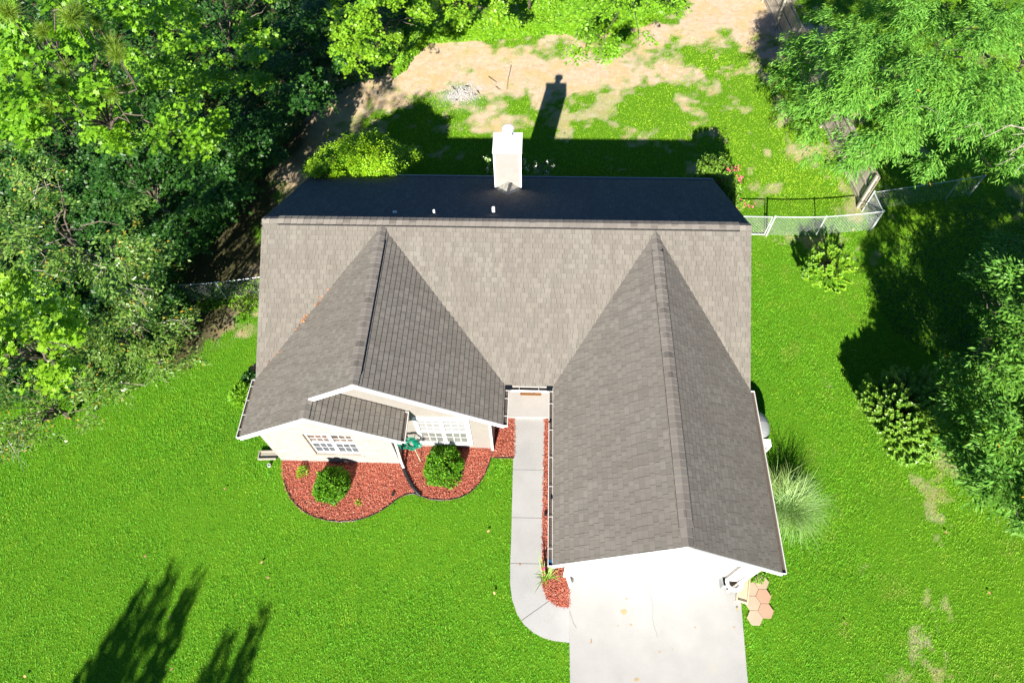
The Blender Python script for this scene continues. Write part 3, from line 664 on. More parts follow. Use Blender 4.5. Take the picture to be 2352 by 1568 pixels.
def cap(name, p, q, sl, sr, w, lift, parent, label=None, vent=False):
    """ridge cap from p to q; sl, sr: (horizontal unit normal, slope) on either side"""
    mb = MB(); p = np.array(p, float); q = np.array(q, float); d = (q-p)/np.linalg.norm(q-p); Lr = np.linalg.norm(q-p); nseg = max(2, int(Lr/.2))
    kf = .5 if vent else .8
    for k in range(nseg):
        a = p+d*(Lr*k/nseg); b = p+d*(Lr*(k+1)/nseg)
        z0 = lift + .004; z1 = lift + .016
        for (nx, ny), s in (sl, sr):
            o_ = np.array([nx*w, ny*w, -s*w*kf])
            A = a+[0, 0, z0]; B = b+[0, 0, z1]; Bo = b+o_+[0, 0, z1]; Ao = a+o_+[0, 0, z0]
            quad = [A, B, Bo, Ao]; n_ = np.cross(quad[1]-quad[0], quad[2]-quad[0]); uv = [(0, k*.2+.05), (0, k*.2+.17), (w, k*.2+.17), (w, k*.2+.05)]
            if n_[2] < 0: quad = quad[::-1]; uv = uv[::-1]
            mb.face(quad, uv)
            mb.face([b+[0, 0, z0-.01], b+[0, 0, z1], Bo, Bo-[0, 0, .03]], [(0, 0)]*4)
    o = mb.build(name, M_cap, parent)
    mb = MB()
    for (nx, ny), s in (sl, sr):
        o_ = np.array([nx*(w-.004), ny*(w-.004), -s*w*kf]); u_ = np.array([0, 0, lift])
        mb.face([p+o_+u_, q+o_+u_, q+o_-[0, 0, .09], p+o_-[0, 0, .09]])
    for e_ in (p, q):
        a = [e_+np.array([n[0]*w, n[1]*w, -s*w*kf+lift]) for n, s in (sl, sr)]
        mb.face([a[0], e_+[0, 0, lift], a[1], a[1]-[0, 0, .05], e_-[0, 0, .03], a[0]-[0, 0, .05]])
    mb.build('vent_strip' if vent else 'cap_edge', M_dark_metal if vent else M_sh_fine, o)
    if label: o['label'] = label
    return o
F_, B_ = ((0, -1), mp), ((0, 1), (zr-ze)/(yb-yr))
cap('ridge_vent', (xl+.5, yr, zr), (xr-.35, yr, zr), F_, B_, .16, .03, house, 'raised vented cap along the main ridge', True)
cap('ridge_cap', (xl, yr, zr), (xl+.5, yr, zr), F_, B_, .15, .02, house); cap('ridge_cap', (xr-.35, yr, zr), (xr, yr, zr), F_, B_, .15, .02, house)
wl_, wr_ = ((-1, 0), (zw-ze)/(xw-xl)), ((1, 0), (zw-ze)/(xwr-xw))
cap('ridge_vent', (xw, 12.5, zw), (xw, 8.0, zw), wl_, wr_, .16, .03, house, 'raised vented cap on the left front gable', True)
cap('ridge_cap', (xw, 13.14, zw), (xw, 12.5, zw), wl_, wr_, .14, .02, house); cap('ridge_cap', (xw, 8.0, zw), (xw, ywf, zw), wl_, wr_, .14, .02, house)
gl_, gr_ = ((-1, 0), (zg-ze)/(xg-xgl)), ((1, 0), (zg-ze)/(xr-xg))
cap('ridge_vent', (xg, 12.35, zg), (xg, 4.25, zg), gl_, gr_, .16, .03, house, 'long raised vented cap on the garage roof', True)
cap('ridge_cap', (xg, 13.1, zg), (xg, 12.35, zg), gl_, gr_, .14, .02, house); cap('ridge_cap', (xg, 4.25, zg), (xg, ygf, zg), gl_, gr_, .14, .02, house)
bl_ = ((-1, 0), wl_[1]); br_ = ((1, 0), (zb-ze)/(xbr-xb))
cap('ridge_cap', (xb, 7.75, zb), (xb, ybf, zb), bl_, br_, .14, .02, house)

# rake boards (white) : set on the outer face of each gable edge
def rake(p, q, parent, h=.17, t=.04, off=(0, -1)):
    mb = MB(); p = np.array(p, float); q = np.array(q, float); o_ = np.array([off[0], off[1], 0])*t
    a = [p, q, q-[0, 0, h], p-[0, 0, h]]; b = [x+o_ for x in a]
    for sgn, w in ((1, a), (1, b)): mb.face(w)
    for i in range(4): mb.face([a[i], a[(i+1) % 4], b[(i+1) % 4], b[i]])
    return mb.build('rake_board', M_white, parent)
up3 = .005
rake((xw, ywf-.002, zw+up3), (xwr+.02, ywf-.002, ze+up3), house); rake((xw, ywf-.002, zw+up3), (xb-.0, ywf-.002, zb+up3+.0), house)
rake((xb, ybf-.002, zb+up3), (xbr+.02, ybf-.002, ze+up3), house); rake((xb, ybf-.002, zb+up3), (xl-.02, ybf-.002, ze+up3), house)
rake((xg, ygf-.002, zg+up3), (xr+.02, ygf-.002, ze+up3), house); rake((xg, ygf-.002, zg+up3), (xgl-.02, ygf-.002, ze+up3), house)
rake((xl+.045, yr, zr-.02), (xl+.045, yf, ze-.02), house, off=(-1, 0)); rake((xl+.045, yr, zr-.02), (xl+.045, yb, ze-.02), house, off=(-1, 0))
rake((xr-.045, yr, zr-.02), (xr-.045, yf, ze-.02), house, off=(1, 0)); rake((xr-.045, yr, zr-.02), (xr-.045, yb, ze-.02), house, off=(1, 0))
# soffits under the front gables
mb = MB()
def soff(x0, z0, x1, z1, ya, yb_):
    mb = MB(); mb.face([(x0, ya, z0-.125), (x1, ya, z1-.125), (x1, yb_, z1-.125), (x0, yb_, z0-.125)]); mb.build('soffit', M_white, house)
soff(xw, zw, xwr, ze, ywf, 8.05); soff(xb, zb, xbr, ze, ybf, 7.47); soff(xb, zb, xl, ze, ybf, 7.47); soff(xg, zg, xr, ze, ygf, 4.12); soff(xg, zg, xgl, ze, ygf, 4.12)

# ---- walls
def gable_wall(x0, x1, y0, y1, prof, m, name='wall', label=None):
    """extrude a (x,z) outline from y0 to y1"""
    mb = MB(); n = len(prof); a = [(x, y0, z) for x, z in prof]; b = [(x, y1, z) for x, z in prof]
    mb.face(a); mb.face(b[::-1])
    for i in range(n): mb.face([a[i], b[i], b[(i+1) % n], a[(i+1) % n]][::-1])
    o = mb.build(name, m, house)
    if label: o['label'] = label
    return o
rl = lambda x: ze+wl_[1]*(x-xl)-.13
rr_ = lambda x: ze+wr_[1]*(xwr-x)-.13
YW = 8.08
gable_wall(0, 0, YW, 9.4, [(-8.15, 0), (-1.27, 0), (-1.27, rr_(-1.27)), (xw, zw-.13), (-8.15, rl(-8.15))], M_beige, label='beige lap-sided wall of the left front gable')
rb_ = lambda x: ze+br_[1]*(xbr-x)-.13
YB = 7.47
# brick wall with a real opening for the window
wTL, wTR = at_y(693, 997.6, YB), at_y(804.8, 998.6, YB); wBL, wBR = at_y(722.8, 1044, YB), at_y(827.5, 1045, YB)
wx0, wx1 = (wTL[0]+wBL[0])/2, (wTR[0]+wBR[0])/2; wz1, wz0 = (wTL[2]+wTR[2])/2, (wBL[2]+wBR[2])/2
print('win1', wx0, wx1, wz0, wz1)
def wall_with_hole(x0, x1, y, yin, topf, xpk, zpk, hole, m, label):
    hx0, hx1, hz0, hz1 = hole; mb = MB(); f = lambda *p: mb.face([(a, y, b) for a, b in p])
    def top(xa, xb_):  # roofline points between
        pts = [(xa, topf(xa))] + ([(xpk, zpk)] if xa < xpk < xb_ else []) + [(xb_, topf(xb_))]; return pts
    f((x0, 0), (hx0, 0), *top(x0, hx0)[::-1]); f((hx1, 0), (x1, 0), *top(hx1, x1)[::-1])
    f((hx0, 0), (hx1, 0), (hx1, hz0), (hx0, hz0)); f((hx0, hz1), (hx1, hz1), *top(hx0, hx1)[::-1])
    for a, b in (((hx0, hz0), (hx1, hz0)), ((hx1, hz0), (hx1, hz1)), ((hx1, hz1), (hx0, hz1)), ((hx0, hz1), (hx0, hz0))):
        mb.face([(a[0], y, a[1]), (b[0], y, b[1]), (b[0], yin, b[1]), (a[0], yin, a[1])])
    # returns at the sides
    mb.face([(x0, y, 0), (x0, y, topf(x0)), (x0, y+1, topf(x0)), (x0, y+1, 0)]); mb.face([(x1, y, 0), (x1, y+1, 0), (x1, y+1, topf(x1)), (x1, y, topf(x1))])
    o = mb.build('wall', m, house); o['label'] = label; return o
tf = lambda x: min(rl(x), rb_(x))
wall_with_hole(-8.2, -4.28, YB, YB+.2, tf, xb, zb-.13, (wx0, wx1, wz0, wz1), M_brick, 'pale cream brick wall of the lower front gable')
mb = MB(); mb.box((wx0-.08, YB-.03, wz0-.09), (wx1+.1, YB+.1, wz0-.004)); mb.build('brick_sill', M_tanbrick, house)
mb = MB(); mb.box((wx0-.0, YB-.002, wz0), (wx0+.035, YB+.1, wz1)); mb.build('brick_reveal', M_tanbrick, house)

def window(x0, x1, z0, z1, y, upper, lower, label, cols=3, rowsu=3, rowsl=2, sillw=0):
    fr = MB(); w = .055; zm = z0+(z1-z0)*.48; xm = (x0+x1)/2
    fr.box((x0, y, z0), (x0+w, y+.07, z1)); fr.box((x1-w, y, z0), (x1, y+.07, z1)); fr.box((x0+w, y, z1-w), (x1-w, y+.07, z1)); fr.box((x0+w, y, z0), (x1-w, y+.07, z0+w))
    fr.box((xm-.06, y, z0+w), (xm+.06, y+.07, z1-w))
    o = fr.build('window', M_white, house); o['label'] = label
    for a, b in ((x0+w, xm-.06), (xm+.06, x1-w)):
        s = MB(); s.box((a, y+.004, zm-.025), (b, y+.06, zm+.025)); s.build('sash_rail', M_white, o)
        p = MB(); p.box((a, y+.045, zm+.025), (b, y+.055, z1-w)); p.build('pane', upper, o)
        p = MB(); p.box((a, y+.03, z0+w), (b, y+.04, zm-.025)); p.build('pane', lower, o)
        g = MB()
        for k in range(1, cols):
            xx = a+(b-a)*k/cols; g.box((xx-.008, y+.022, z0+w), (xx+.008, y+.028, zm-.025)); g.box((xx-.009, y+.036, zm+.025), (xx+.009, y+.043, z1-w))
        for k in range(1, rowsu): zz = zm+(z1-zm-w)*k/rowsu+.02; g.box((a, y+.0355, zz-.008), (b, y+.0425, zz+.008))
        for k in range(1, rowsl): zz = z0+w+(zm-z0-w)*k/rowsl; g.box((a, y+.0215, zz-.007), (b, y+.0275, zz+.007))
        g.build('muntins', M_white, o)
    return o
window(wx0+.037, wx1, wz0, wz1, YB+.075, M_glass, M_screen, 'double window with dark reflections and grey lower screens')
TL, TR_, BL, BR_ = at_y(954.5, 958, YW), at_y(1071, 958, YW), at_y(970, 1012, YW), at_y(1078.5, 1014, YW)
vx0, vx1, vz1, vz0 = (TL[0]+BL[0])/2, (TR_[0]+BR_[0])/2, TL[2], (BL[2]+BR_[2])/2; print('win2', vx0, vx1, vz0, vz1)
window(vx0, vx1, vz0, vz1, YW-.074, M_blind, M_screen2, 'double window with closed white blinds')
mb = MB(); mb.box((vx0-.08, YW-.10, vz0-.06), (vx1+.08, YW-.003, vz0-.004)); mb.box((vx0-.08, YW-.04, vz0), (vx0-.003, YW-.003, vz1+.06)); mb.box((vx1+.003, YW-.04, vz0), (vx1+.08, YW-.003, vz1+.06)); mb.box((vx0-.003, YW-.04, vz1+.003), (vx1+.003, YW-.003, vz1+.06))
mb.build('window_trim', M_white, house)
# main body
mb = MB(); yv = [9.35, 17.15]; hz = ze-.02
for x, fl in ((xl+.3, 1), (xr-.3, 0)):
    q = [(x, 10.75, 0), (x, 17.15, 0), (x, 17.15, hz), (x, yr, zr-.13), (x, 10.75, ze+mp*(10.75-yf)-.13)]; mb.face(q if fl else q[::-1])
for x, fl in ((xl+.3, 1), (xr-.3, 0)):
    q = [(x, 8.9, 0), (x, 10.75, 0), (x, 10.75, ze+mp*(10.75-yf)-.13), (x, 9.2, ze-.02)]; mb.face(q if fl else q[::-1])
mb.face([(xl+.3, 17.15, 0), (xl+.3, 17.15, hz), (xr-.3, 17.15, hz), (xr-.3, 17.15, 0)])
mb.face([(-1.27, 10.75, 0), (.99, 10.75, 0), (.99, 10.75, 3.6), (-1.27, 10.75, 3.6)])
mb.face([(-1.27, 9.4, 0), (-1.27, 10.75, 0), (-1.27, 10.75, 3.6), (-1.27, 9.4, 2.6)][::-1]); mb.face([(.99, 8.9, 0), (.99, 10.75, 0), (.99, 10.75, 3.6), (.99, 8.9, 2.6)])
mb.build('wall', M_beige, house, label='beige main wall of the house')
mb = MB(); mb.box((-.6, 10.69, .16), (.32, 10.745, 2.2)); fd = mb.build('front_door', plain('door_paint', (.3, .1, .06), .4), house)
mb = MB(); mb.lathe([(.0, 0), (.03, .01), (.03, .04), (0, .05)], (.22, 10.66, 1.1), 8); mb.build('handle', M_galv, fd)
# garage
YG = 4.12; gx0, gx1 = .99, xr-.32
tg = lambda x: min(ze+gl_[1]*(x-xgl), ze+gr_[1]*(xr-x))-.13
dx0, dx1, dz = 1.3, 5.65, 2.12
mb = MB(); f = lambda *p: mb.face([(a, YG, b) for a, b in p])
f((gx0, 0), (dx0, 0), (dx0, tg(dx0)), (gx0, tg(gx0))); f((dx1, 0), (gx1, 0), (gx1, tg(gx1)), (dx1, tg(dx1))); f((dx0, dz), (dx1, dz), (dx1, tg(dx1)), (xg, zg-.13), (dx0, tg(dx0)))
mb.face([(gx0, YG, 0), (gx0, YG, tg(gx0)), (gx0, 9, tg(gx0)), (gx0, 9, 0)]); mb.face([(gx1, YG, 0), (gx1, 9, 0), (gx1, 9, tg(gx1)), (gx1, YG, tg(gx1))])
mb.face([(dx0, YG, 0), (dx0, YG, dz), (dx0, YG+.15, dz), (dx0, YG+.15, 0)][::-1]); mb.face([(dx1, YG, 0), (dx1, YG+.15, 0), (dx1, YG+.15, dz), (dx1, YG, dz)][::-1]); mb.face([(dx0, YG, dz), (dx1, YG, dz), (dx1, YG+.15, dz), (dx0, YG+.15, dz)])
mb.build('wall', M_beige, house, label='beige garage gable wall')
# white frieze band over the door and corner posts
mb = MB(); fz = 3.62
xa = xgl+(fz-.13-ze+.13)/gl_[1]; xa2 = xr-(fz-ze)/gr_[1]
mb.face([(gx0, YG-.022, 2.14), (gx1, YG-.022, 2.14), (gx1, YG-.022, tg(gx1)), (xr-(fz+.13-ze)/gr_[1], YG-.022, fz), (xgl+(fz+.13-ze)/gl_[1], YG-.022, fz), (gx0, YG-.022, tg(gx0))])
mb.box((gx0-.02, YG-.024, 0), (dx0, YG-.003, 2.138)); mb.box((dx1, YG-.024, 0), (gx1+.02, YG-.003, 2.138))
mb.box((xgl+(fz+.15-ze)/gl_[1], YG-.035, fz-.0), (xr-(fz+.15-ze)/gr_[1], YG-.004, fz+.03))
mb.build('garage_trim', M_white, house)
gd = MB()
for k in range(4):
    gd.box((dx0, YG+.09, .055+k*.516), (dx1, YG+.13, .055+k*.516+.508))
gdo = gd.build('garage_door', M_white, house)
for k in range(4):
    p = MB()
    for c in range(8):
        w = (dx1-dx0)/8; p.box((dx0+c*w+.07, YG+.078, .055+k*.516+.09), (dx0+(c+1)*w-.07, YG+.088, .055+k*.516+.42))
    p.build('door_panel', M_white, gdo)
mb = MB(); mb.box((dx0, YG-.02, .0), (dx1, YG+.3, .058)); mb.build('garage_sill', M_walk, house)

# gutters: open channels so the dark inside shows
def gutter(p, q, out, label, ends=True, straps=3, w=.125, h=.11, parent=house):
    p = np.array(p, float); q = np.array(q, float); d = (q-p)/np.linalg.norm(q-p); o_ = np.array([out[0], out[1], 0.]); mb = MB(); t = .012
    def bx(a, b, o0, o1, z0, z1):
        P0 = p+d*a; P1 = p+d*b; pts = []
        for P_ in (P0, P1):
            for oo, zz in ((o0, z0), (o1, z0), (o1, z1), (o0, z1)): pts.append(P_+o_*oo+np.array([0, 0, zz]))
        for k in ((3,2,1,0),(4,5,6,7),(0,1,5,4),(1,2,6,5),(2,3,7,6),(3,0,4,7)): mb.face([pts[j] for j in k])
    Lg = np.linalg.norm(q-p)
    bx(0, Lg, 0, t, -h, -.03); bx(0, Lg, w-t*1.6, w, -h, 0); bx(0, Lg, t, w-t*1.6, -h, -h+t)
    if ends: bx(-t, 0, 0, w, -h, 0); bx(Lg, Lg+t, 0, w, -h, 0)
    o = mb.build('gutter', M_gutter, parent); o['label'] = label
    mb = MB(); bx(.005, Lg-.005, t+.001, w-t*1.6-.001, -h+t, -h+.06); mb.build('debris', M_gutin, o)
    if straps:
        for k in range(straps):
            mb = MB(); s = Lg*(k+.5)/straps; bx(s-.005, s+.005, .0, w, .001, .008); mb.build('strap', M_white, o)
    return o
zt = ze-.02
gutter((xgl-.005, ygf, zt), (xgl-.005, yf-.15, zt), (-1, 0), 'white gutter along the left eave of the garage', straps=6)
gutter((xr+.005, ygf, zt), (xr+.005, yf, zt), (1, 0), 'white gutter along the right eave of the garage', straps=0)
gutter((xl-.005, ybf, zt), (xl-.005, yf, zt), (-1, 0), 'gutter along the far left eave', straps=4)
gutter((xwr+.005, ywf, zt), (xwr+.005, yf-.15, zt), (1, 0), 'short gutter left of the porch', straps=2)
gutter((xbr+.005, ybf, zt), (xbr+.005, 8.03, zt), (1, 0), 'short gutter with leaf litter above the hose', straps=0)
gutter((xwr+.14, yf-.005, zt), (xgl-.14, yf-.005, zt), (0, -1), 'dark gutter above the porch', straps=2, w=.15)
gutter((xl+.02, yb+.005, zt), (xr-.02, yb+.005, zt), (0, 1), 'long gutter on the rear eave', straps=0)
mb = MB(); mb.box((xwr+.02, yf-.16, zt+.0), (xwr+.2, yf+.06, zt+.035)); mb.build('gutter_guard', M_black, house); mb = MB(); mb.box((xgl-.2, yf-.16, zt+.0), (xgl-.02, yf+.06, zt+.035)); mb.build('gutter_guard', M_black, house)
mb = MB(); mb.box((xgl-.1, ygf+.02, zt-.06), (xgl-.03, ygf+.16, zt-.045)); mb.build('gutter_outlet', M_blue, house)
mb = MB()
for v in (1142, 1058): 
    mb = MB(); P_ = at(1268.5 if v > 1100 else 1264, v if v > 1100 else 968, zt); mb.box((P_[0]-.05, P_[1]-.03, zt-.05), (P_[0]+.02, P_[1]+.03, zt+.0)); mb.build('eave_lamp', M_black, house)
# downspouts
def downspout(path, label, w=.07):
    mb = MB()
    for a, b in zip(path[:-1], path[1:]): mb.beam(a, b, w, w*.8, up=(0, 1, .01))
    o = mb.build('downspout', M_gutter, house); o['label'] = label; return o
downspout([(xbr+.06, 7.2, ze-.12), (-4.1, 7.43, 2.35), (-4.20, 7.42, .35), (-4.14, 7.3, .12)], 'white downspout at the brick corner')
downspout([(xr+.05, ygf+.12, ze-.12), (gx1+.06, YG-.06, 2.2), (gx1-.05, YG-.1, .3), (gx1-.35, YG-.3, .12)], 'downspout beside the garage door')
downspout([(xgl-.03, ygf+.12, ze-.12), (gx0+.06, YG-.08, 2.4), (gx0+.12, YG-.1, .35), (gx0+.22, YG-.32, .14)], 'curved downspout at the left garage corner', .09)
downspout([(xwr+.05, ywf+.1, ze-.12), (-1.3, 8.0, 2.4), (-1.3, 8.0, .1)], 'downspout left of the walkway')
downspout([(xl+.0, 7.6, ze-.12), (-8.24, 7.62, 2.3), (-8.24, 7.62, .12)], 'downspout at the left front corner', .05)

# chimney
xc1, xc2, yc1, yc2, zc = -1.488, -.578, 16.286, 17.17, 5.23
bs = (zr-ze)/(yb-yr); zrf = lambda y: zr-(y-yr)*bs
ch = MB(); ch.box((xc1+.02, yc1+.02, 2.9), (xc2-.02, yc2-.02, zc-.06)); cho = ch.build('chimney', plain('chimney_siding', (.275, .26, .24), .6, 0, .04, 5, .1), house); cho['label'] = 'beige-sided chimney on the rear slope'
cho2 = MB(); cho2.box((xc1-.03, yc1-.03, zc-.06), (xc2+.03, yc2+.03, zc)); cho2.build('chimney_cap', M_white, cho)
cb = MB()
for x in (xc1+.02, xc2-.02):
    cb.box((x-.03, yc1-.005, 3), (x+.03, yc1+.02, zc-.06))
cb.build('corner_board', M_white, cho)
ch = None
fl = MB(); xm = -1.02; ym = yc2-.16
fl.lathe([(.0, 0), (.19, 0), (.19, .02), (.13, .03), (.13, .26), (.19, .27), (.19, .35), (.165, .36), (0, .37)], (xm, ym, zc), 20); fl.build('flue', plain('white_metal', (.75, .76, .78), .35, .2, .03, 4, 0), cho, smooth=False)
ck = MB(); ax = (xc1+xc2)/2; k = .36
A_ = (ax, yc1, zrf(yc1)+k); F2 = (ax, yc1-k/bs, zrf(yc1)+k); Lk = (xc1-.02, yc1, zrf(yc1)+.01); Rk = (xc2+.02, yc1, zrf(yc1)+.01)
ck.face([A_, Lk, F2]); ck.face([A_, F2, Rk]); ck.face([Lk, A_, (ax, yc1, zrf(yc1)-.05)]); ck.build('cricket', plain('pale_flashing', (.34, .33, .29), .6, 0, .25, 9), cho)
# roof penetrations
nb = np.array([0, bs, 1.]); pb = (0, yr, zr)
def on_back(u, v): return at_plane(u, v, pb, nb)
P_ = on_back(907, 489); mb = MB(); mb.beam(P_+[-.06, 0, .02], P_+[.06, 0, .02], .12, .06, up=(0, bs, 1)); mb.build('roof_vent', M_white, roof_back)
for (u, v, r) in ((998, 493, .035), (1134, 491, .05)):
    P_ = on_back(u, v); mb = MB(); mb.tube([P_-[0, 0, .05], P_+[0, 0, .02+r*5.2]], r, 12); o = mb.build('vent_pipe', M_white, roof_back, smooth=False)
    mb = MB(); mb.lathe([(r*1.9, -.05), (r*1.9, .02), (r*1.2, .05), (r*1.0, .06)], tuple(P_), 12); mb.build('pipe_boot', plain('grey_boot', (.2, .22, .22), .6), roof_back)
# ================================================================== THINGS ROUND THE HOUSE
# --- chain-link fences
HF = 1.086
def chain_mesh(mb, p, q, h0, h1, step=.085, r=.0035):
    p = np.array(p[:2]); q = np.array(q[:2]); Lg = np.linalg.norm(q-p); d = (q-p)/Lg; hh = h1-h0
    for sgn in (1, -1):
        s = -hh if sgn > 0 else 0
        k = -hh
        while k < Lg:
            a, b = (k, k+hh) if sgn > 0 else (k+hh, k)
            za, zb_ = h0, h1
            # clip to the panel
            def pt(t): s_ = a+(b-a)*t; return s_, za+(zb_-za)*t
            t0, t1 = 0., 1.
            lo, hi = (0-a)/(b-a), (Lg-a)/(b-a); lo, hi = min(lo, hi), max(lo, hi); t0 = max(t0, lo); t1 = min(t1, hi)
            if t1-t0 > .02:
                (s0, z0), (s1, z1) = pt(t0), pt(t1)
                mb.tube([(*(p+d*s0), z0), (*(p+d*s1), z1)], r, 3, False)
            k += step*2**.5
def fence(label, runs, posts, loc, top=HF, group=None, rail_r=.022, wire=.003):
    root = thing('chain_link_fence', label, 'fence', (loc[0], loc[1], 0), group)
    for P in posts: 
        mb = MB(); r = P[2] if len(P) > 2 else .028; mb.tube([(P[0], P[1], -.1), (P[0], P[1], top+.02)], r, 8); mb.lathe([(r*1.25, 0), (r*1.2, .03), (0, .05)], (P[0], P[1], top+.02), 8); mb.build('post', M_galv, root, smooth=False)
    for p, q in runs:
        mb = MB(); n = 6; pts = [(p[0]+(q[0]-p[0])*i/n, p[1]+(q[1]-p[1])*i/n, top-.0-.02*math.sin(math.pi*i/n)) for i in range(n+1)]; mb.tube(pts, rail_r, 6); mb.build('top_rail', M_galv, root)
        mb = MB(); chain_mesh(mb, p, q, .03, top-.02, .085, wire); mb.build('chain_mesh', M_galv, root)
    return root
gpost = at(1760, 541)[:2]; corner = at(2000, 529)[:2]; midp = at(1898, 549)[:2]
mt = at(1898, 498, HF)[:2]; c2 = at(2008, 441, HF)[:2]; ftr = at(2262, 404, HF)[:2]; far = ftr+(ftr-c2)*.6
mid_l = mt
fence('galvanised chain-link fence right of the house, meeting the wooden fence', [(gpost, mid_l), (mid_l, corner), (corner, c2)], [(*gpost, .034), (*mid_l, .022), (*corner, .036), (*c2, .03)], gpost)
m2 = (c2+ftr)/2+np.array([1.3, .3])*.0
fence('chain-link fence in deep shade under the right-hand trees', [(c2+np.array([.1, 0]), ftr)], [(*(c2+(ftr-c2)*.78), .022), (*ftr, .03)], c2, wire=.0012, rail_r=.012)
# gate leaf between the house wall and the gate post
ga = np.array([xr-.28, gpost[1]+.02]); gb = gpost+np.array([-.09, .0]); gb = np.array([gb[0], gpost[1]])
root = thing('fence_gate', 'narrow chain-link gate between the house wall and the fence', 'gate', (ga[0], ga[1], 0))
mb = MB(); z0g, z1g = .06, HF-.01
for a, b in (((*ga, z0g), (*gb, z0g)), ((*ga, z1g), (*gb, z1g)), ((*ga, z0g), (*ga, z1g)), ((*gb, z0g), (*gb, z1g))): mb.tube([a, b], .02, 6)
mb.build('gate_frame', M_galv, root); mb = MB(); chain_mesh(mb, ga, gb, z0g, z1g); mb.build('chain_mesh', M_galv, root)
mb = MB(); mb.beam((*gb, .62), (gpost[0], gpost[1], .62), .02, .05); mb.build('latch', M_galv, root)
# left fence
lf = [at(593, 636, HF)[:2], at(495, 649, HF)[:2], at(400, 655, HF)[:2], at(250, 668, HF)[:2]]
l0 = lf[0]+(lf[0]-lf[1])*.35
fence('old chain-link fence between the left wall and the woods', [(l0, lf[1]), (lf[1], lf[2]), (lf[2], lf[3])], [(*lf[1], .02), (*lf[2], .028), (*lf[3], .028)], lf[1], rail_r=.013, wire=.0016)

# --- wooden privacy fence on the right
wa = at(1756, 8)[:2]; wb = at(1941, 392)[:2]; wc = at(1976, 478)[:2]
dirw = (wc-wa)/np.linalg.norm(wc-wa); wa = wa-dirw*3.0; Lw = np.linalg.norm(wc-wa); nw = np.array([-dirw[1], dirw[0]]); HW = 1.72
if nw[0] > 0: nw = -nw
root = thing('wooden_fence', 'weathered grey wooden privacy fence running under the big right-hand tree', 'fence', (wc[0], wc[1], 0))
mb = MB(); s = 0
while s < Lw-.02:
    w = .135; p = wa+dirw*s; q = wa+dirw*min(Lw, s+w); mb.beam((*((p+q)/2), .04), (*((p+q)/2), HW+rng.normal(0, .012)), w-.008, .018, up=(nw[0], nw[1], 0)); s += .142
mb.build('board_panel', M_wood, root)
for z in (.3, .95, 1.55):
    mb = MB(); a = wa+nw*.04; b = wc+nw*.04; mb.beam((*a, z), (*b, z), .04, .085); mb.build('rail', M_wood, root)
for s in np.arange(0, Lw+.1, 2.44):
    s = min(s+ (Lw % 2.44), Lw-.05); p = wa+dirw*s+nw*.10; mb = MB(); mb.beam((*p, -.1), (*p, HW+.03), .09, .09, up=(nw[0], nw[1], 0)); mb.build('post', M_woodpost, root)

# --- rounded pale shelter beside the right wall
root = thing('storage_shelter', 'rounded pale grey shelter half hidden under the right eave', 'shelter', (6.9, 8.7, 0))
mb = MB(); nx, ny = 14, 14; cx, cy = 6.36, 8.86; rx, ry, rz = 1.30, .68, 1.0; g = []
for i in range(ny+1):
    t = -1+2*i/ny; prof = math.sqrt(max(0, 1-abs(t)**2.6)); row = []
    for k in range(nx+1):
        a = math.pi/2*k/nx; row.append((cx+rx*prof**.7*math.cos(a)**.42, cy+ry*t, rz*prof**.3*math.sin(a)**.5*(1-.1*abs(t))+.02))
    g.append(row)
for i in range(ny):
    for k in range(nx): mb.face([g[i][k], g[i+1][k], g[i+1][k+1], g[i][k+1]][::-1])
mb.build('shell', M_grey, root, smooth=True)
mb = MB(); zt_ = .72
mb.box((6.9, 8.12, .25), (7.52, 8.35, .33)); mb.box((6.9, 8.12, .68), (7.52, 8.35, .76)); mb.box((6.9, 8.12, .33), (6.98, 8.35, .68)); mb.box((7.44, 8.12, .33), (7.52, 8.35, .68)); mb.build('window_frame', M_white, root)
mb = MB(); mb.box((6.98, 8.22, .33), (7.44, 8.24, .68)); mb.build('window_pane', M_screen, root)
mb = MB()
for i in range(9): 
    t = -.75+1.5*i/8; prof = math.sqrt(1-abs(t)**2.6); mb.beam((cx+rx*prof**.7*.985, cy+ry*t, .2), (cx+rx*prof**.7*.965, cy+ry*t+.06, .6), .03, .03)
mb.build('rib', M_grey, root)

# --- garden hose coil on the wall of the left gable
root = thing('garden_hose', 'coiled bright green garden hose hanging by the corner downspout', 'hose', (-3.75, 8.0, 0))
mb = MB(); hc = at_y(941, 1012, 7.86); pts = []
for k in range(420):
    a = k*2*math.pi/30; w = 1+.16*math.sin(k*.53)+.1*math.sin(k*.171); pts.append((hc[0]+.30*w*math.cos(a)+.02*math.sin(k*.09), 7.88-.14*abs(math.sin(k*.045))-.02*(k % 5), hc[2]+.29*w*math.sin(a)+.03*math.sin(k*.07)))
mb.tube(pts, .013, 5); mb.build('hose', M_hose, root)
mb = MB(); tp = [(hc[0]+.1, 7.8, hc[2]-.3), (hc[0]+.15, 7.7, .3), (hc[0]+.25, 7.55, .1)]; mb.tube(tp, .013, 5); mb.build('hose_end', plain('pale_hose_end', (.35, .42, .3), .5), root)
mb = MB(); mb.tube([(hc[0]-.22, 8.05, hc[2]+.28), (hc[0]-.22, 7.8, hc[2]+.3), (hc[0]+.2, 7.8, hc[2]+.3), (hc[0]+.2, 8.05, hc[2]+.28)], .012, 5); mb.build('hanger', M_dark_metal, root)
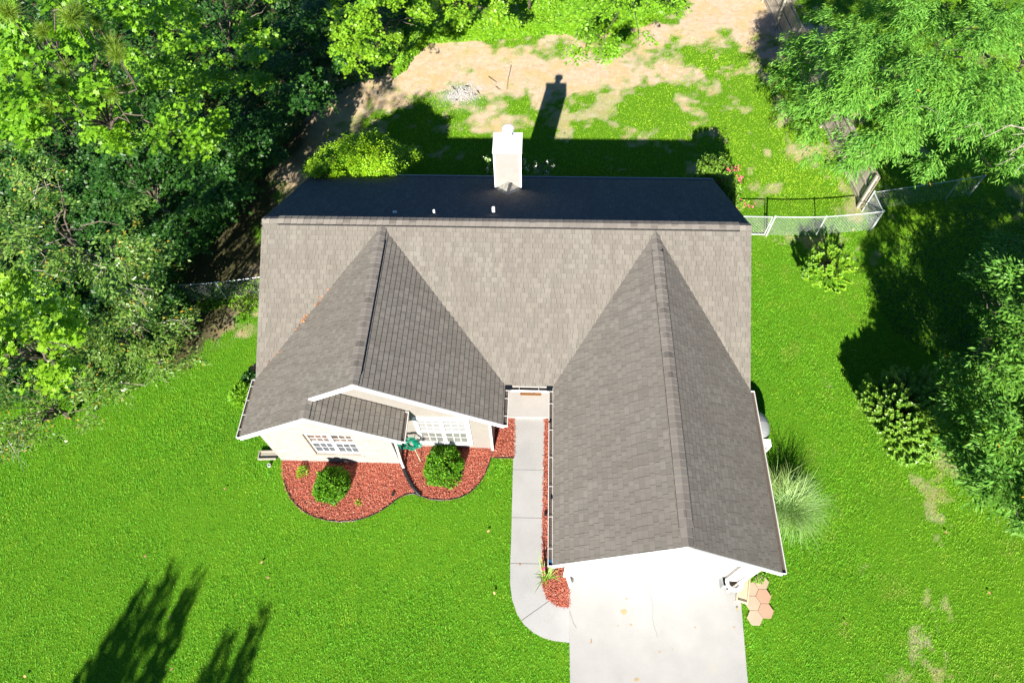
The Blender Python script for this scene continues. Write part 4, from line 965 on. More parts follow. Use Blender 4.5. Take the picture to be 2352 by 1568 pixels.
# --- black drain hose from the downspout
pts = [at(u, v, h) for u, v, h in [(919,1054,.16),(923,1064,.10),(930,1082,.09),(938,1100,.09),(949,1119,.09),(958,1130,.09),(967,1139,.08)]]
pp = []
for a, b in zip(pts[:-1], pts[1:]):
    for t in np.linspace(0, 1, 12, endpoint=False): pp.append(a*(1-t)+b*t)
mb = MB(); mb.tube(pp, [.058+.008*math.sin(i*1.6) for i in range(len(pp))], 10, True)
tag(mb.build('drain_hose', M_black, smooth=True), 'black corrugated drain hose crossing the mulch from the brick corner', 'drain hose')
# --- door mat with two paw prints
A, B = at(1195, 899, .16), at(1243, 908, .16); y0, y1 = B[1]-.0, B[1]+.46; x0, x1 = A[0], B[0]
root = thing('door_mat', 'orange-brown coir door mat with two paw prints on the porch', 'door mat', ((x0+x1)/2, y0, .14))
mb = MB(); mb.box((x0, y0, .141), (x1, y1, .155)); mb.build('mat', M_mat, root)
mb = MB()
for a in ((x0+.03, y0+.03, x1-.03, y0+.04), (x0+.03, y1-.04, x1-.03, y1-.03), (x0+.03, y0+.04, x0+.04, y1-.04), (x1-.04, y0+.04, x1-.03, y1-.04)): mb.box((a[0], a[1], .1551), (a[2], a[3], .158))
mb.build('border', M_mat2, root)
for (px, py) in ((x0+.66*(x1-x0), y0+.09), (x0+.82*(x1-x0), y0+.155)):
    mb = MB()
    def disc(cx_, cy_, rx_, ry_): mb.face([(cx_+rx_*math.cos(t), cy_+ry_*math.sin(t), .1592) for t in np.linspace(0, 2*math.pi, 12, endpoint=False)])
    disc(px, py, .026, .02)
    for k in range(4): a = R(30+40*k); disc(px+.048*math.cos(a), py+.045*math.sin(a), .010, .014)
    mb.build('paw_print', M_paw, root)

# --- splash blocks
def trough(u, v, z, Lx, Wy, hgt, rot, m, label, name='splash_block'):
    c = at(u, v, z); mb = MB(); t = .035
    mb.box((-Lx/2, -Wy/2, 0), (Lx/2, Wy/2, t)); mb.box((-Lx/2, -Wy/2, t), (Lx/2, -Wy/2+t, hgt)); mb.box((-Lx/2, Wy/2-t, t), (Lx/2, Wy/2, hgt)); mb.box((-Lx/2, -Wy/2+t, t), (-Lx/2+t, Wy/2-t, hgt))
    o = mb.build(name, m); o.location = c; o.rotation_euler = (0, 0, R(rot)); tag(o, label, 'splash block'); return o
trough(1706, 1352, .06, .78, .34, .08, 76, M_splash, 'beige plastic splash block at the right edge of the driveway')
trough(616, 1046, .02, .60, .30, .09, 3, M_block, 'old grey concrete splash block by the left front corner')
# small white pipe stub in the lawn
c = at(619, 1069, .0); mb = MB(); mb.lathe([(.035, -.05), (.06, -.05), (.06, .07), (.035, .07), (.035, .0), (0, .0)], (c[0], c[1], 0), 14)
tag(mb.build('cleanout_pipe', plain('white_pvc', (.5, .5, .5), .4)), 'short white pipe stub in the grass by the left front corner', 'pipe')
# --- white pot and open box at the garage door
c = at(1681, 1341, .12); root = thing('planter', 'round white empty planter beside the garage door', 'planter', (c[0], c[1], .05))
mb = MB(); mb.lathe([(.0, 0), (.16, 0), (.235, .32), (.265, .36), (.25, .38), (.165, .36), (.14, .08), (0, .08)], (c[0], c[1], .05), 28); mb.build('pot', M_white, root, smooth=True)
mb = MB(); mb.lathe([(.15, .11), (0, .112)], (c[0], c[1], .05), 20); mb.build('inside', M_pot_shade, root)
mb = MB(); mb.lathe([(.012, .0), (0, .001)], (c[0]-.03, c[1]-.02, .166), 8); mb.build('drain_hole', M_black, root)
c = at(1664, 1330, .3); root = thing('storage_box', 'small open white box standing behind the white planter', 'box', (c[0], c[1]+.0, .05))
mb = MB(); x, y = c[0], c[1]-.06; 
for a, b in (((x-.08, y-.14, .055), (x+.08, y-.125, .42)), ((x-.08, y+.125, .055), (x+.08, y+.14, .42)), ((x-.095, y-.14, .055), (x-.081, y+.14, .42)), ((x+.081, y-.14, .055), (x+.095, y+.14, .42)), ((x-.08, y-.125, .055), (x+.08, y+.125, .07))): mb.box(a, b)
mb.build('box_shell', M_grey, root); mb = MB(); mb.box((x-.079, y-.124, .071), (x+.079, y+.124, .09)); mb.build('liner', M_block, root)
# --- hexagonal pavers
def hexa(u, v, r, m, label, rot=10, z=.03):
    c = at(u, v, z); mb = MB(); mb.prism([(r*math.cos(R(60*k)), r*math.sin(R(60*k))) for k in range(6)], -.03, 0); o = mb.build('hexagonal_paver', m)
    o.location = (c[0], c[1], z); o.rotation_euler = (0, 0, R(rot)); return tag(o, label, 'paver', 'hexagonal pavers by the driveway')
pc0 = at(1728, 1385)[:2]; rr0 = .222; q0 = rr0*1.03
lat = [((0, 0), M_terra2, 'pale orange hexagonal paver in the middle of the cluster'), ((1, .5), M_terra, 'stained red hexagonal paver at the right of the cluster'), ((0, 1), M_terra2, 'dusty hexagonal paver uppermost of the cluster'),
       ((0, -1), M_terra2, 'dusty hexagonal paver at the lower left of the cluster'), ((1, -.5), M_terra, 'clean orange hexagonal paver, lowest right of the cluster'), ((-1, .5), M_block, 'grey hexagonal paver touching the beige splash block'), ((1, 1.5), M_terra2, 'half-buried paver at the upper right of the cluster')]
for (a, b), m_, t in lat:
    x, y = pc0[0]+a*1.5*q0, pc0[1]+b*math.sqrt(3)*q0; mb = MB(); mb.prism([(rr0*math.cos(R(60*k)), rr0*math.sin(R(60*k))) for k in range(6)], -.03, 0); o = mb.build('hexagonal_paver', m_); o.location = (x, y, .045); tag(o, t, 'paver', 'hexagonal pavers by the driveway')
c = at(585, 846, .03); mb = MB(); mb.prism([(.18*math.cos(R(60*k)), .18*math.sin(R(60*k))) for k in range(6)], -.03, 0); o = mb.build('hexagonal_paver', M_terra); o.location = (c[0], c[1], .035); tag(o, 'single orange paver peeping out beside the left eave', 'paver')
# --- small low solar caps in the mulch
for (u, v, t) in ((902, 1134.5, 'small dark round path light in the big mulch bed'), (1253.5, 1180, 'small dark round path light in the narrow mulch strip')):
    c = at(u, v, .14); mb = MB(); mb.tube([(c[0], c[1], 0), (c[0], c[1], .12)], .012, 6); mb.lathe([(.055, 0), (.05, .025), (.0, .035)], (c[0], c[1], .12), 14); tag(mb.build('path_light', M_black), t, 'path light')
# --- ash heap and sticks
c = at(1062, 216); root = thing('ash_heap', 'pale ash heap with charred scraps on the bare back yard', 'ash heap', (c[0], c[1], 0))
n = 2600; rr = np.abs(rng.normal(0, .42, n)); aa = rng.uniform(0, 6.28, n); P = np.stack([c[0]+rr*np.cos(aa)*1.05, c[1]+rr*np.sin(aa)*.8, .012+.05*np.clip(1-rr/.7, 0, 1)*rng.random(n)], -1)
V, F = leaves(P, rng.normal(0, 1, (n, 3))*[1, 1, .15], np.tile([0, 0, 1.], (n, 1))+rng.normal(0, .25, (n, 3)), rng.uniform(.03, .09, n), rng.uniform(.02, .05, n), 'oval')
M_ash = leaf_mat('ash_flake', (.35, .34, .33), (.5, .49, .48), (.62, .61, .6), .9, 0, 0, .1); npmesh('ash', V, F, M_ash, root, kind='stuff')
for k in range(9):
    a = rng.uniform(0, 6.28); p = np.array([c[0]+rng.normal(0, .45), c[1]+rng.normal(.15, .3), .05]); mb = MB(); mb.tube([p, p+np.array([math.cos(a), math.sin(a), .02])*rng.uniform(.08, .28)], [.018, .010], 5); mb.build('charred_stick', M_black, root)
def stick(pts, r, label):
    mb = MB(); mb.tube([at(u, v, .03) for u, v in pts], [r*(1-.6*i/(len(pts)-1)) for i in range(len(pts))], 5); tag(mb.build('fallen_branch', M_bark), label, 'branch', 'fallen branches in the back yard')
stick([(1174,150),(1171,165),(1167,182),(1164,207)], .014, 'long straight thin branch lying left of the chimney shadow')
stick([(1122,176),(1128,181),(1136,186),(1141,190)], .016, 'short bent branch right of the ash heap')
stick([(1139,199),(1146,205),(1150,207)], .012, 'tiny dark twig between the ash heap and the long branch')

# ================================================================== PLANTS
def dome_bush(name, label, u, v, h, rx_, ry_, kind, material, n, leafk, group=None, flat=.75, zmin=.1, cat='shrub'):
    c = at(u, v, h*.45); root = thing(name, label, cat, (c[0], c[1], 0), group)
    th = rng.uniform(0, 2*math.pi, n); ct = rng.random(n)**.8; st_ = np.sqrt(1-ct**2)
    nz = vnoise(np.cos(th)*2.6+5+u, np.sin(th)*2.6+ct*3+v); rad = (.70+.46*nz)*(rng.uniform(.72, 1.0, n)**.45)
    dirn = np.stack([np.cos(th)*st_, np.sin(th)*st_, ct], -1)
    P = np.stack([c[0]+dirn[:, 0]*rx_*rad, c[1]+dirn[:, 1]*ry_*rad, zmin+dirn[:, 2]*(h-zmin)*rad], -1)
    D = dirn*.8+rng.normal(0, .6, (n, 3)); Nn = dirn+rng.normal(0, .45, (n, 3)); Nn[:, 2] += .3
    V, F = leaves(P, D, Nn, leafk[0]*rng.uniform(.7, 1.25, n), leafk[1]*rng.uniform(.7, 1.2, n), leafk[2]); npmesh('foliage', V, F, material, root)
    mb = MB()
    for k in range(7): a = 2*math.pi*k/7; limb(mb, (c[0], c[1], 0), (c[0]+rx_*.6*math.cos(a), c[1]+ry_*.6*math.sin(a), h*.7), .02, .008, .2, 4)
    mb.build('stems', M_bark, root); return root
dome_bush('round_shrub', 'clipped round shrub below the brick gable window', 756, 1113, .82, .58, .60, 'box', M_box, 5200, (.08, .045, 'oval'), 'clipped round shrubs in the mulch')
dome_bush('round_shrub', 'larger clipped round shrub below the white-blind window', 1020, 1069, .85, .68, .66, 'box', M_box, 6200, (.08, .045, 'oval'), 'clipped round shrubs in the mulch')
def sprig(u, v, r, h, n, material, label, lk=(.07, .03, 'oval'), name='small_plant'):
    return dome_bush(name, label, u, v, h, r, r, 'x', material, n, lk, cat='plant', zmin=.03)
sprig(694, 1082, .20, .25, 260, M_bush, 'small leafy plant left of the smaller round shrub')
sprig(793, 1112, .12, .3, 90, M_box, 'sparse sprig just right of the smaller round shrub')
sprig(824, 1155, .10, .1, 60, M_bush, 'low weed near the lower rim of the mulch bed')
sprig(562, 905, .55, .45, 1500, M_kudzu, 'low leafy patch of groundcover beside the left eave', (.10, .07, 'oval'), 'groundcover_patch')
sprig(575, 870, .3, .35, 500, M_dark, 'darker groundcover clump hugging the left wall', (.10, .07, 'oval'), 'groundcover_patch')
sprig(1737, 1316, .28, .3, 420, M_maple, 'small green weed clump behind the right garage corner', (.07, .04, 'oval'))

def strap_plant(name, label, u, v, n, Lr, w, material, hgt, spread, bias=(0, 0), cat='plant', seg=7, base_r=.06):
    c = at(u, v, 0); root = thing(name, label, cat, (c[0], c[1], 0)); vs = []; fs = []
    for k in range(n):
        a = rng.uniform(0, 2*math.pi); Lk = rng.uniform(*Lr); el = rng.uniform(.75, 1.5); dr = rng.uniform(.8, 1.6)*spread
        d = np.array([math.cos(a), math.sin(a)])+np.array(bias)*rng.random(); p = np.array([c[0]+rng.normal(0, base_r), c[1]+rng.normal(0, base_r), .02]); wd = w*rng.uniform(.7, 1.2); sd = np.array([-math.sin(a), math.cos(a), 0]); i0 = len(vs)
        for j in range(seg+1):
            t = j/seg; ww = wd*(1-t**2)*.5+.0006; vs += [tuple(p-sd*ww), tuple(p+sd*ww)]
            ang = el-dr*t; st = Lk/seg; p = p+np.array([d[0]*math.cos(ang)*st, d[1]*math.cos(ang)*st, math.sin(ang)*st*hgt]); p[2] = max(p[2], .04)
        for j in range(seg): fs.append((i0+2*j, i0+2*j+1, i0+2*j+3, i0+2*j+2))
    npmesh('blades', np.array(vs), np.array(fs), material, root); return root
strap_plant('ornamental_grass', 'big fountain of pale silvery ornamental grass by the right garage wall', 1795, 1165, 1500, (.7, 1.5), .013, M_orn, 1.2, 1.2, (.15, -.1), 'ornamental grass', 9, .2)
r_ = strap_plant('lily_plant', 'small lily plant with a magenta bloom at the end of the mulch strip', 1256, 1326, 42, (.4, .7), .035, M_iris, 1.0, .7, (-.2, .5), 'plant')
c = at(1249, 1307, .4); V, F = leaves(np.tile(c, (12, 1))+rng.normal(0, .03, (12, 3)), rng.normal(0, 1, (12, 3)), rng.normal(0, 1, (12, 3))+[0, 0, 1], .07, .04, 'oval'); npmesh('bloom', V, F, leaf_mat('magenta_petal', (.4, .01, .12), (.5, .02, .16), (.6, .05, .2), .6, .2), r_)

# upright crape-myrtle shoots
def crape(name, label, shoots, h0, h1, poly, nsh, leaf, material, group=None, flowers=0, cat='shrub', lean=.35, base=None, lens=(.8, 1.5), green=True, per=95):
    uv = sample_poly(poly, nsh); cen = np.mean(uv, axis=0); cb_ = at(cen[0], cen[1], 0) if base is None else np.array([*base, 0.]); root = thing(name, label, cat, (cb_[0], cb_[1], 0), group)
    dd = pdist(uv[:, 0], uv[:, 1], poly); P, D, Nn = [], [], []; mb = MB(); tips = []
    for (u, v), d in zip(uv, dd):
        h = h0+(h1-h0)*min(1, d/70)**.6*rng.uniform(.75, 1.1); tip = at(u, v, h); ax = tip-cb_; ax = ax/np.linalg.norm(ax); ax = unit(ax*np.array([1, 1, 1])+np.array([0, 0, .35])+rng.normal(0, .10, 3)); Ls = rng.uniform(*lens)
        b = tip-ax*Ls; tips.append(tip); sd = unit(np.cross(ax, [0, 0, 1.])); up = np.cross(sd, ax)
        limb(mb, b, tip, .007, .002, .1, 3, 4)
        for k in range(int(per*Ls/1.1)):
            t = k/(per*Ls/1.1); s = k % 4; dr = (sd, up, -sd, -up)[s]; P.append(b+ax*(t*Ls)); D.append(dr*1.0+ax*.55+rng.normal(0, .2, 3)); Nn.append(ax+rng.normal(0, .3, 3))
        if rng.random() < .6: limb(mb, cb_+rng.normal(0, .1, 3)*[1, 1, 0], b, .016, .007, .15, 4, 4)
    n = len(P); V, F = leaves(np.array(P), np.array(D), np.array(Nn), leaf[0]*rng.uniform(.7, 1.2, n), leaf[1], leaf[2] if len(leaf) > 2 else 'oval'); npmesh('foliage', V, F, material, root); mb.build('stems', M_bark, root)
    return root, tips
def blossoms(root, pts, r, n, material):
    for p in pts:
        P = np.array(p)+rng.normal(0, r*.5, (n, 3)); V, F = leaves(P, rng.normal(0, 1, (n, 3)), rng.normal(0, .6, (n, 3))+[0, 0, 1], r*.55, r*.45, 'round'); npmesh('blossom', V, F, material, root)
c1, tips = crape('crape_myrtle', 'leafy flowering shrub with pink blossoms at the rear right house corner', 0, 2.2, 3.3, [(1585,395),(1600,360),(1625,350),(1665,350),(1690,385),(1712,440),(1722,475),(1700,480),(1655,420),(1640,414),(1590,413)], 170, (.10, .055), M_crape, lens=(.7, 1.3), base=(6.7, 17.9), per=80)
c1['label'] = 'leafy flowering shrub with pink blossoms at the rear right house corner'
blossoms(c1, [at(u, v, h) for u, v, h in [(1675,388,3.3),(1693,384,3.0),(1700,407,2.9),(1698,413,2.8),(1707,467,2.4),(1701,462,2.4),(1691,478,2.2),(1727,472,1.6),(1658,416,2.4)]], .12, 16, M_pink)
# tall thin shoots that throw the finger-like shadows
crape('crape_myrtle', 'dense upright crape myrtle right of the lawn, in front of the shaded trees', 0, .9, 2.1, [(1955,905),(1975,880),(1985,850),(2010,870),(2040,835),(2100,845),(2140,830),(2190,850),(2205,930),(2200,1010),(2150,1060),(2080,1075),(2040,1050),(2010,1000),(1975,950)], 460, (.075, .045), M_crape, lens=(.7, 1.3), per=115)
crape('vine_covered_shrub', 'yellow-green vine-covered shrub with a few stray shoots by the right fence', 0, .9, 1.7, [(1845,600),(1870,560),(1895,540),(1935,545),(1975,590),(1990,600),(1965,640),(1950,680),(1915,675),(1870,660),(1835,640)], 95, (.075, .05), M_vine, lens=(.4, .8), per=90)
crape('crape_shoots', 'sparse arching green shoots on the left side of the vine-covered shrub', 0, 1.2, 1.9, [(1862,575),(1872,555),(1880,590),(1868,625),(1840,650),(1830,640),(1855,600)], 9, (.085, .045), M_crape, lens=(.7, 1.1), per=80, cat='shrub')
# white-flowered shrubs by the chimney
for i, (poly, t, ns, fl_) in enumerate([([(1112,362),(1122,355),(1134,360),(1134,400),(1120,395)], 'white-flowered shrub left of the chimney', 14, [(1116,362),(1118,389),(1127,366)]),
        ([(1200,362),(1210,360),(1215,380),(1203,396)], 'pale blooms of a shaded shrub tight against the right of the chimney', 6, [(1202,365),(1206,373),(1210,384),(1213,390)]),
        ([(1222,370),(1232,368),(1230,400),(1222,398)], 'narrow white-flowered shrub just right of the chimney', 9, [(1229,371),(1230,384),(1230,394)]),
        ([(1240,392),(1252,378),(1268,372),(1272,385),(1255,394)], 'spreading white-flowered shrub farther right of the chimney', 14, [(1271,380),(1259,372),(1256,396)])]):
    rt_, _ = crape('flowering_shrub', t, 0, 2.0, 2.4, poly, ns, (.07, .045), M_crape, lens=(.4, .8), per=60, group='white-flowered shrubs behind the house')
    blossoms(rt_, [at(u, v, 2.35) for u, v in fl_], .075, 9, M_white_fl)
# ------------------------------------------------------------------ trees
tree('privet_bush', 'big bright yellow-green bush behind the rear left corner of the house', 'shrub',
     [(712,400),(716,372),(740,350),(770,342),(795,325),(830,310),(860,312),(880,318),(900,330),(915,345),(950,345),(957,362),(940,378),(915,395),(880,404),(820,404),(770,404),(735,404)],
     2.6, 3.3, 'privet', M_bush, over=6, low=1.0, dmax=50, tr=.08, limbs=10, clumps=.25)
# wood on the left, back to front
tree('maple_tree', 'sunlit bright green maple in the top left corner', 'tree',
     [(-90,-90),(425,-90),(440,20),(395,45),(385,100),(345,75),(300,90),(260,160),(235,225),(160,250),(95,300),(-90,300)], 8.5, 11.2, 'maple', M_maple, over=3.2, tr=.16, lean=.85, limbs=6, group='trees of the left wood')
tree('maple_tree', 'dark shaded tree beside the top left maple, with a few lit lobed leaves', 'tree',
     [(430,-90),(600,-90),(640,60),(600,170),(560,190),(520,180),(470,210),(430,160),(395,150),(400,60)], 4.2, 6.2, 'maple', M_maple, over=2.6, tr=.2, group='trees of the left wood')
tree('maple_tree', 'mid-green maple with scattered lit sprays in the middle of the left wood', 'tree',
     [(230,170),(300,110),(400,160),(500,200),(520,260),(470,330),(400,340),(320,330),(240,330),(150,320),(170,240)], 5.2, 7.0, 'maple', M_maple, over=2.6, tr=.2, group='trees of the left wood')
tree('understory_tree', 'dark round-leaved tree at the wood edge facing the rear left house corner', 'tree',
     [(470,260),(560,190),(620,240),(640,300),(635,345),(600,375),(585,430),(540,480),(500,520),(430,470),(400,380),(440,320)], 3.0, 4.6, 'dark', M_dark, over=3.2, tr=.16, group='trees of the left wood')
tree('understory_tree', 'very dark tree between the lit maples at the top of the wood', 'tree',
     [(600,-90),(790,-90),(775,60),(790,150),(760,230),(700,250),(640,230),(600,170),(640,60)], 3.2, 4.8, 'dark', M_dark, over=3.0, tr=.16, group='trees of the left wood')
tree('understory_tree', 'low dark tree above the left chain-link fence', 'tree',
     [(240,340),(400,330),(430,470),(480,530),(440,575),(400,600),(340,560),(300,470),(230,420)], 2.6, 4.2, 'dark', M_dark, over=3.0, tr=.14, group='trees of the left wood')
tree('gum_tree', 'bright green leafy tree overhanging the top of the dirt strip', 'tree',
     [(770,-90),(960,-90),(955,30),(930,60),(925,95),(895,120),(880,150),(850,165),(820,170),(790,140),(765,60)], 4.4, 6.8, 'gum', M_gum, over=3.2, tr=.2, group='trees of the left wood')
tree('elm_tree', 'grey-green elm with pale bare twigs at the left edge', 'tree',
     [(-90,330),(40,310),(110,350),(150,440),(260,440),(330,470),(320,520),(400,600),(430,625),(370,680),(300,700),(150,640),(-90,650)], 7.0, 9.6, 'elm', M_elm, over=2.4, crease=1.7, tr=.2, twigs=8, limbs=12, lean=.7, clumps=.62, group='trees of the left wood')
tree('elm_tree', 'lower grey-green tree spreading towards the lawn beside the left fence', 'tree',
     [(100,620),(250,640),(380,680),(470,700),(500,690),(480,740),(420,790),(440,830),(360,850),(250,830),(120,800)], 2.9, 5.0, 'elm', M_elm, over=2.4, crease=1.5, tr=.18, twigs=7, limbs=14, clumps=.6, group='trees of the left wood')
tree('elm_tree', 'broad leafy green tree on the far left beside the open lawn', 'tree',
     [(-90,640),(60,640),(150,690),(170,780),(120,860),(-90,880)], 7.2, 9.6, 'gum', M_gum, over=2.6, tr=.2, limbs=12, group='trees of the left wood')
tree('elm_tree', 'thin low-hanging grey-green tree over the lawn at the left edge', 'tree',
     [(-90,850),(140,820),(300,800),(420,850),(410,890),(330,910),(290,950),(200,965),(160,1010),(90,1015),(50,1030),(-90,1070)], 1.5, 3.2, 'elm', M_elm, over=2.0, low=.3, tr=.15, twigs=9, limbs=14, clumps=.75, lowk=.7, group='trees of the left wood')
# top centre
tree('hedge_tree', 'bright bushy tree at the top edge left of the overhanging tree', 'tree',
     [(960,-90),(1130,-90),(1150,-20),(1140,40),(1110,70),(1060,60),(1010,50),(960,30)], 3.0, 4.4, 'gum', M_gum, over=3.0, tr=.12, group='bushy growth along the top edge')
tree('hedge_tree', 'bright bushy tree at the top edge beside a dark gap', 'tree',
     [(1150,-90),(1300,-90),(1300,0),(1260,30),(1250,-10),(1220,0),(1210,60),(1150,55)], 2.4, 3.6, 'gum', M_gum, over=3.0, tr=.12, group='bushy growth along the top edge')
tree('overhanging_tree', 'leafy tree reaching down from the top centre over the bare yard', 'tree',
     [(1300,-90),(1590,-90),(1570,5),(1545,25),(1505,42),(1490,70),(1465,95),(1450,120),(1415,148),(1385,118),(1345,135),(1308,112),(1330,85),(1345,50),(1320,20)], 4.8, 6.6, 'broad', M_maple, over=2.8, tr=.2, limbs=12, clumps=.3, base=tuple(at(1400, -60, 0)[:2]))
# right side
tree('pecan_tree', 'huge feathery-leaved tree filling the upper right corner over the fence', 'tree',
     [(1880,25),(1915,10),(1965,22),(2000,20),(2010,-90),(2440,-90),(2440,400),(2330,425),(2290,418),(2270,375),(2235,330),(2190,370),(2135,385),(2120,345),(2080,330),(2050,345),(2000,370),(1960,380),(1900,385),(1860,350),(1855,300),(1838,255),(1805,235),(1785,185),(1800,150),(1825,130),(1815,90),(1850,70)],
     4.0, 8.4, 'pecan', M_pecan, over=4.6, low=.55, crease=1.5, mass=88, tr=.25, limbs=18, dmax=190, clumps=.45, base=(15.5, 22.5), twigs=2)
tree('understory_tree', 'darker broad-leaved tree peeping through at the upper right edge', 'tree',
     [(2300,20),(2440,20),(2440,250),(2330,260),(2290,150)], 3.4, 4.6, 'broad', M_maple, over=2.2, tr=.14)
tree('laurel_tree', 'glossy dark evergreen with long leaves on the right edge', 'tree',
     [(2290,560),(2330,535),(2440,520),(2440,900),(2330,880),(2260,850),(2190,845),(2185,820),(2240,800),(2250,720),(2270,690),(2255,630),(2270,600)], 4.6, 6.4, 'laurel', M_laurel, over=3.4, low=.5, crease=1.5, mass=62, tr=.15, limbs=12, clumps=.5, group='glossy evergreens on the right')
tree('laurel_tree', 'lower glossy evergreen behind the dense crape myrtle', 'tree',
     [(2200,850),(2330,870),(2440,880),(2440,1230),(2380,1215),(2300,1170),(2235,1110),(2240,1060),(2200,1040),(2185,960),(2200,900)], 3.2, 5.4, 'laurel', M_laurel, over=3.4, low=.5, crease=1.5, mass=60, tr=.15, limbs=12, clumps=.4, group='glossy evergreens on the right')
def wpoly(pts, h): return [tuple(float(t) for t in proj(np.array([x, y, h]))[:2]) for x, y in pts]
tree('laurel_tree', 'tall evergreen just outside the right edge of the picture, nearer the street', 'tree', wpoly([(13.0,-1),(20,-1),(20,4.5),(13.2,4.5)], 6.5), 6.0, 7.6, 'laurel', M_laurel, over=4.5, tr=.3, limbs=10, clumps=.0, lean=0, scale=1.3, crease=.4, mass=110, group='glossy evergreens on the right')
tree('laurel_tree', 'tall evergreen just outside the right edge of the picture, beside the shaded ground', 'tree', wpoly([(12.9,4.5),(21,4.5),(21,11),(13.2,11)], 8), 7.6, 9.2, 'laurel', M_laurel, over=4.5, tr=.3, limbs=10, clumps=.0, lean=0, scale=1.3, crease=.4, mass=110, group='glossy evergreens on the right')
# long-needled pine tips poking out of the maple
root = thing('pine_tree', 'pine with yellow-green needle tufts inside the top left maple', 'tree', tuple(np.append(at(150, 150, 6)[:2]*1.05, 0)))
mb = MB(); pb_ = np.array([root.location[0], root.location[1], 0]); vs = []
pc = [(165,42,12,.62),(100,75,11.5,.5),(180,25,12,.5),(262,112,11,.7),(268,128,11,.5),(150,152,10.6,.42),(48,222,10,.6),(90,205,10.2,.6),(75,235,10,.5),(120,245,9.8,.5),(140,195,10.4,.45),(255,215,9.6,.5),(290,200,9.4,.4),(20,30,12,.6),(60,120,11,.4),(220,50,11.5,.4)]
allv, allf, o_ = [], [], 0; tipz = []
for u, v, h, r in pc:
    c = at(u, v, h); n = 520; d = unit(rng.normal(0, 1, (n, 3))*[1, 1, .8]+[0, 0, .4]); V, F = leaves(np.tile(c, (n, 1))+rng.normal(0, .03, (n, 3)), d, rng.normal(0, 1, (n, 3)), r*.62*rng.uniform(.7, 1, n), .012, 'blade'); allv.append(V); allf.append(F+o_); o_ += len(V); tipz.append(c)
npmesh('needle_tufts', np.concatenate(allv), np.concatenate(allf), M_pine, root)
top_ = np.mean(tipz, 0)*[1.12, 1.12, 1]-[0, 0, 3.2]; limb(mb, pb_, top_, .14, .06, .05, 5, 7)
for t in tipz: limb(mb, top_, t-np.array([0, 0, .9]), .03, .012, .1, 5, 5); limb(mb, t-np.array([0, 0, .9]), t, .012, .008, .0, 2, 4)
mb.build('trunk', M_bark, root)
# creeper carpet on the bank at the top
def carpet(name, label, poly, n, hz, material, lk):
    d0 = sample_poly(poly, n); nz = fbm(d0[:, 0]/40, d0[:, 1]/40, 3); dist = pdist(d0[:, 0], d0[:, 1], poly); hh = hz*np.clip(dist/25, .12, 1)*(.35+1.1*nz)
    P = np.array([at(u, v, h) for (u, v), h in zip(d0, hh)]); D = rng.normal(0, 1, (n, 3))*[1, 1, .35]; Nn = rng.normal(0, .4, (n, 3))+[0, -.3, 1]
    V, F = leaves(P, D, Nn, lk[0]*rng.uniform(.7, 1.3, n), lk[1]*rng.uniform(.7, 1.3, n), lk[2]); o = npmesh(name, V, F, material); o['kind'] = 'stuff'; tag(o, label, 'ground cover')
carpet('creeper_carpet', 'bright green creeper carpet along the top edge of the back yard', [(950,40),(1010,20),(1150,20),(1210,30),(1240,-40),(1640,-60),(1575,-5),(1540,25),(1480,60),(1400,75),(1300,78),(1230,80),(1180,88),(1100,92),(1010,98),(985,100),(950,130),(930,160),(900,180),(905,140),(935,90)], 26000, .55, M_kudzu, (.12, .11, 'lobed'))
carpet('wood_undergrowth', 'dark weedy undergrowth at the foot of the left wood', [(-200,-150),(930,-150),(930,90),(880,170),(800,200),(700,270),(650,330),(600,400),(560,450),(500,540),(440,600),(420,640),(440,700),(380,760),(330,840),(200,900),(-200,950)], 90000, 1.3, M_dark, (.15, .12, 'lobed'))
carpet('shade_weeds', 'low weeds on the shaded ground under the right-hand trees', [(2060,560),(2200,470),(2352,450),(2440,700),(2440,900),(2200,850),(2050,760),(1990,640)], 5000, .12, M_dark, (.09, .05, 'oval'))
carpet('shade_weeds', 'low weeds along the left chain-link fence', [(420,660),(600,640),(600,700),(560,730),(520,700),(470,720)], 1200, .15, M_kudzu, (.09, .06, 'oval'))
# conifers standing in front of the lot, outside the picture: their tops shade the lower left lawn
def spire(u, v, h, r, label):
    g_ = at(u, v, 0); tip = np.array([g_[0]-SX*h, g_[1]-SY*h, h]); root = thing('cypress_tree', label, 'tree', (tip[0], tip[1], 0), 'slim trees in front of the lot')
    n = int(420*h*r); t = rng.random(n)**.6; a = rng.uniform(0, 6.28, n); rr = r*(.08+t)*(.25+1.1*vnoise(a*1.3+u, t*9))*rng.random(n)**.4; P = np.stack([tip[0]+rr*np.cos(a), tip[1]+rr*np.sin(a), h-t*(h-.8)], -1)
    D = np.stack([np.cos(a), np.sin(a), np.ones(n)*.9], -1); V, F = leaves(P, D, rng.normal(0, 1, (n, 3)), .24, .10, 'oval'); npmesh('crown', V, F, M_dark, root)
    mb = MB(); mb.tube([(tip[0], tip[1], 0), (tip[0], tip[1], h*.95)], [.14, .02], 7); mb.build('trunk', M_bark, root)
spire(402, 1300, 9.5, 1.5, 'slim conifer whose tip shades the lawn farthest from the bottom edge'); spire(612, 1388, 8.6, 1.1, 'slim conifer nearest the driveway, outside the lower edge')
spire(455, 1325, 8.0, 1.1, 'slim conifer second from the driveway, outside the lower edge'); spire(262, 1450, 8.5, 1.5, 'slim conifer farthest from the driveway, outside the lower edge')
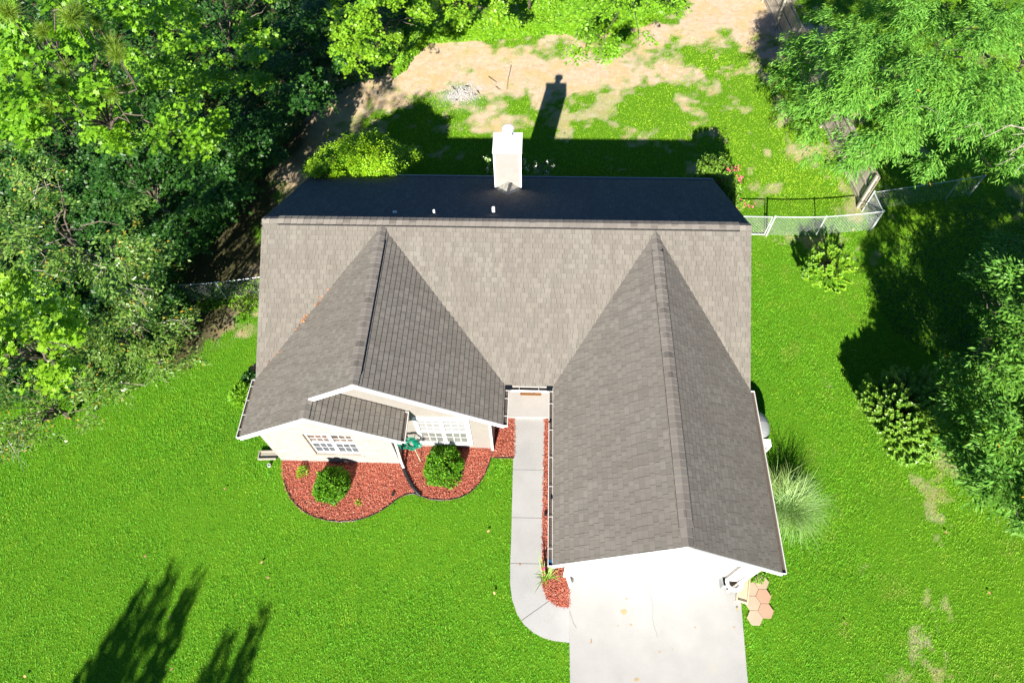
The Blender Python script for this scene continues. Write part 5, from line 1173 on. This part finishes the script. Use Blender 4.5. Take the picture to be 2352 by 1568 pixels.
spire(330, 1355, 8.8, 1.6, 'slim conifer between two others, outside the lower edge'); spire(530, 1450, 8.5, 1.6, 'broad conifer in the middle of the row, outside the lower edge')
# dead branch on the right edge
mb = MB(); 
P0 = at(2420, 330, 7.5)
for tgt in [(2215,293,7.6),(2300,290,7.7),(2310,350,7.3),(2290,380,7.2),(2330,400,7.0),(2325,310,7.6)]: limb(mb, P0, at(*tgt), .022, .006, .5, 6, 4)
tag(mb.build('dead_branch', M_palebark), 'bare pale dead branch reaching in at the upper right edge', 'branch')
# fallen leaves on the lawn and walkway
proto = None
for k in range(46):
    u, v = rng.uniform(30, 2300), rng.uniform(250, 1560); P_ = at(u, v)
    if inpoly(P_[0], P_[1], FOOT) or (u < 560 and v < 1000) or inpoly(u, v, [(540,400),(1730,400),(1810,1330),(1300,1340),(1300,1000),(540,1060)]): continue
    if proto is None:
        V, F = leaves(np.zeros((1, 3)), np.array([[1., 0, .1]]), np.array([[0, 0, 1.]]), .10, .07, 'round'); proto = o = npmesh('fallen_leaf', V, F, M_brownfl)
    else: o = proto.copy(); C.objects.link(o)
    o.location = (P_[0], P_[1], .07); o.rotation_euler = (rng.normal(0, .2), rng.normal(0, .2), rng.uniform(0, 6)); tag(o, 'small dry yellowish leaf lying on the grass', 'leaf', 'dry leaves scattered on the grass')

# dry leaves caught in the left roof valley
v0 = np.array([xl, yf, ze]); v1 = np.array(Sw); mbp = []
for t in list(rng.uniform(.2, .62, 26))+list(rng.normal(.38, .012, 14))+list(rng.uniform(.05, .2, 5)): mbp.append(v0+(v1-v0)*t+np.array([rng.normal(0, .035), rng.normal(0, .035), .03]))
V, F = leaves(np.array(mbp), rng.normal(0, 1, (len(mbp), 3))*[1, 1, .3], np.array([[0, -.4, 1.]]*len(mbp))+rng.normal(0, .2, (len(mbp), 3)), .08, .04, 'oval')
o = npmesh('leaf_litter', V, F, leaf_mat('rusty_leaf', (.3, .10, .03), (.42, .17, .06), (.5, .28, .12), .8, .05)); o['kind'] = 'stuff'; tag(o, 'rusty dry leaves caught in the left roof valley', 'leaf litter')
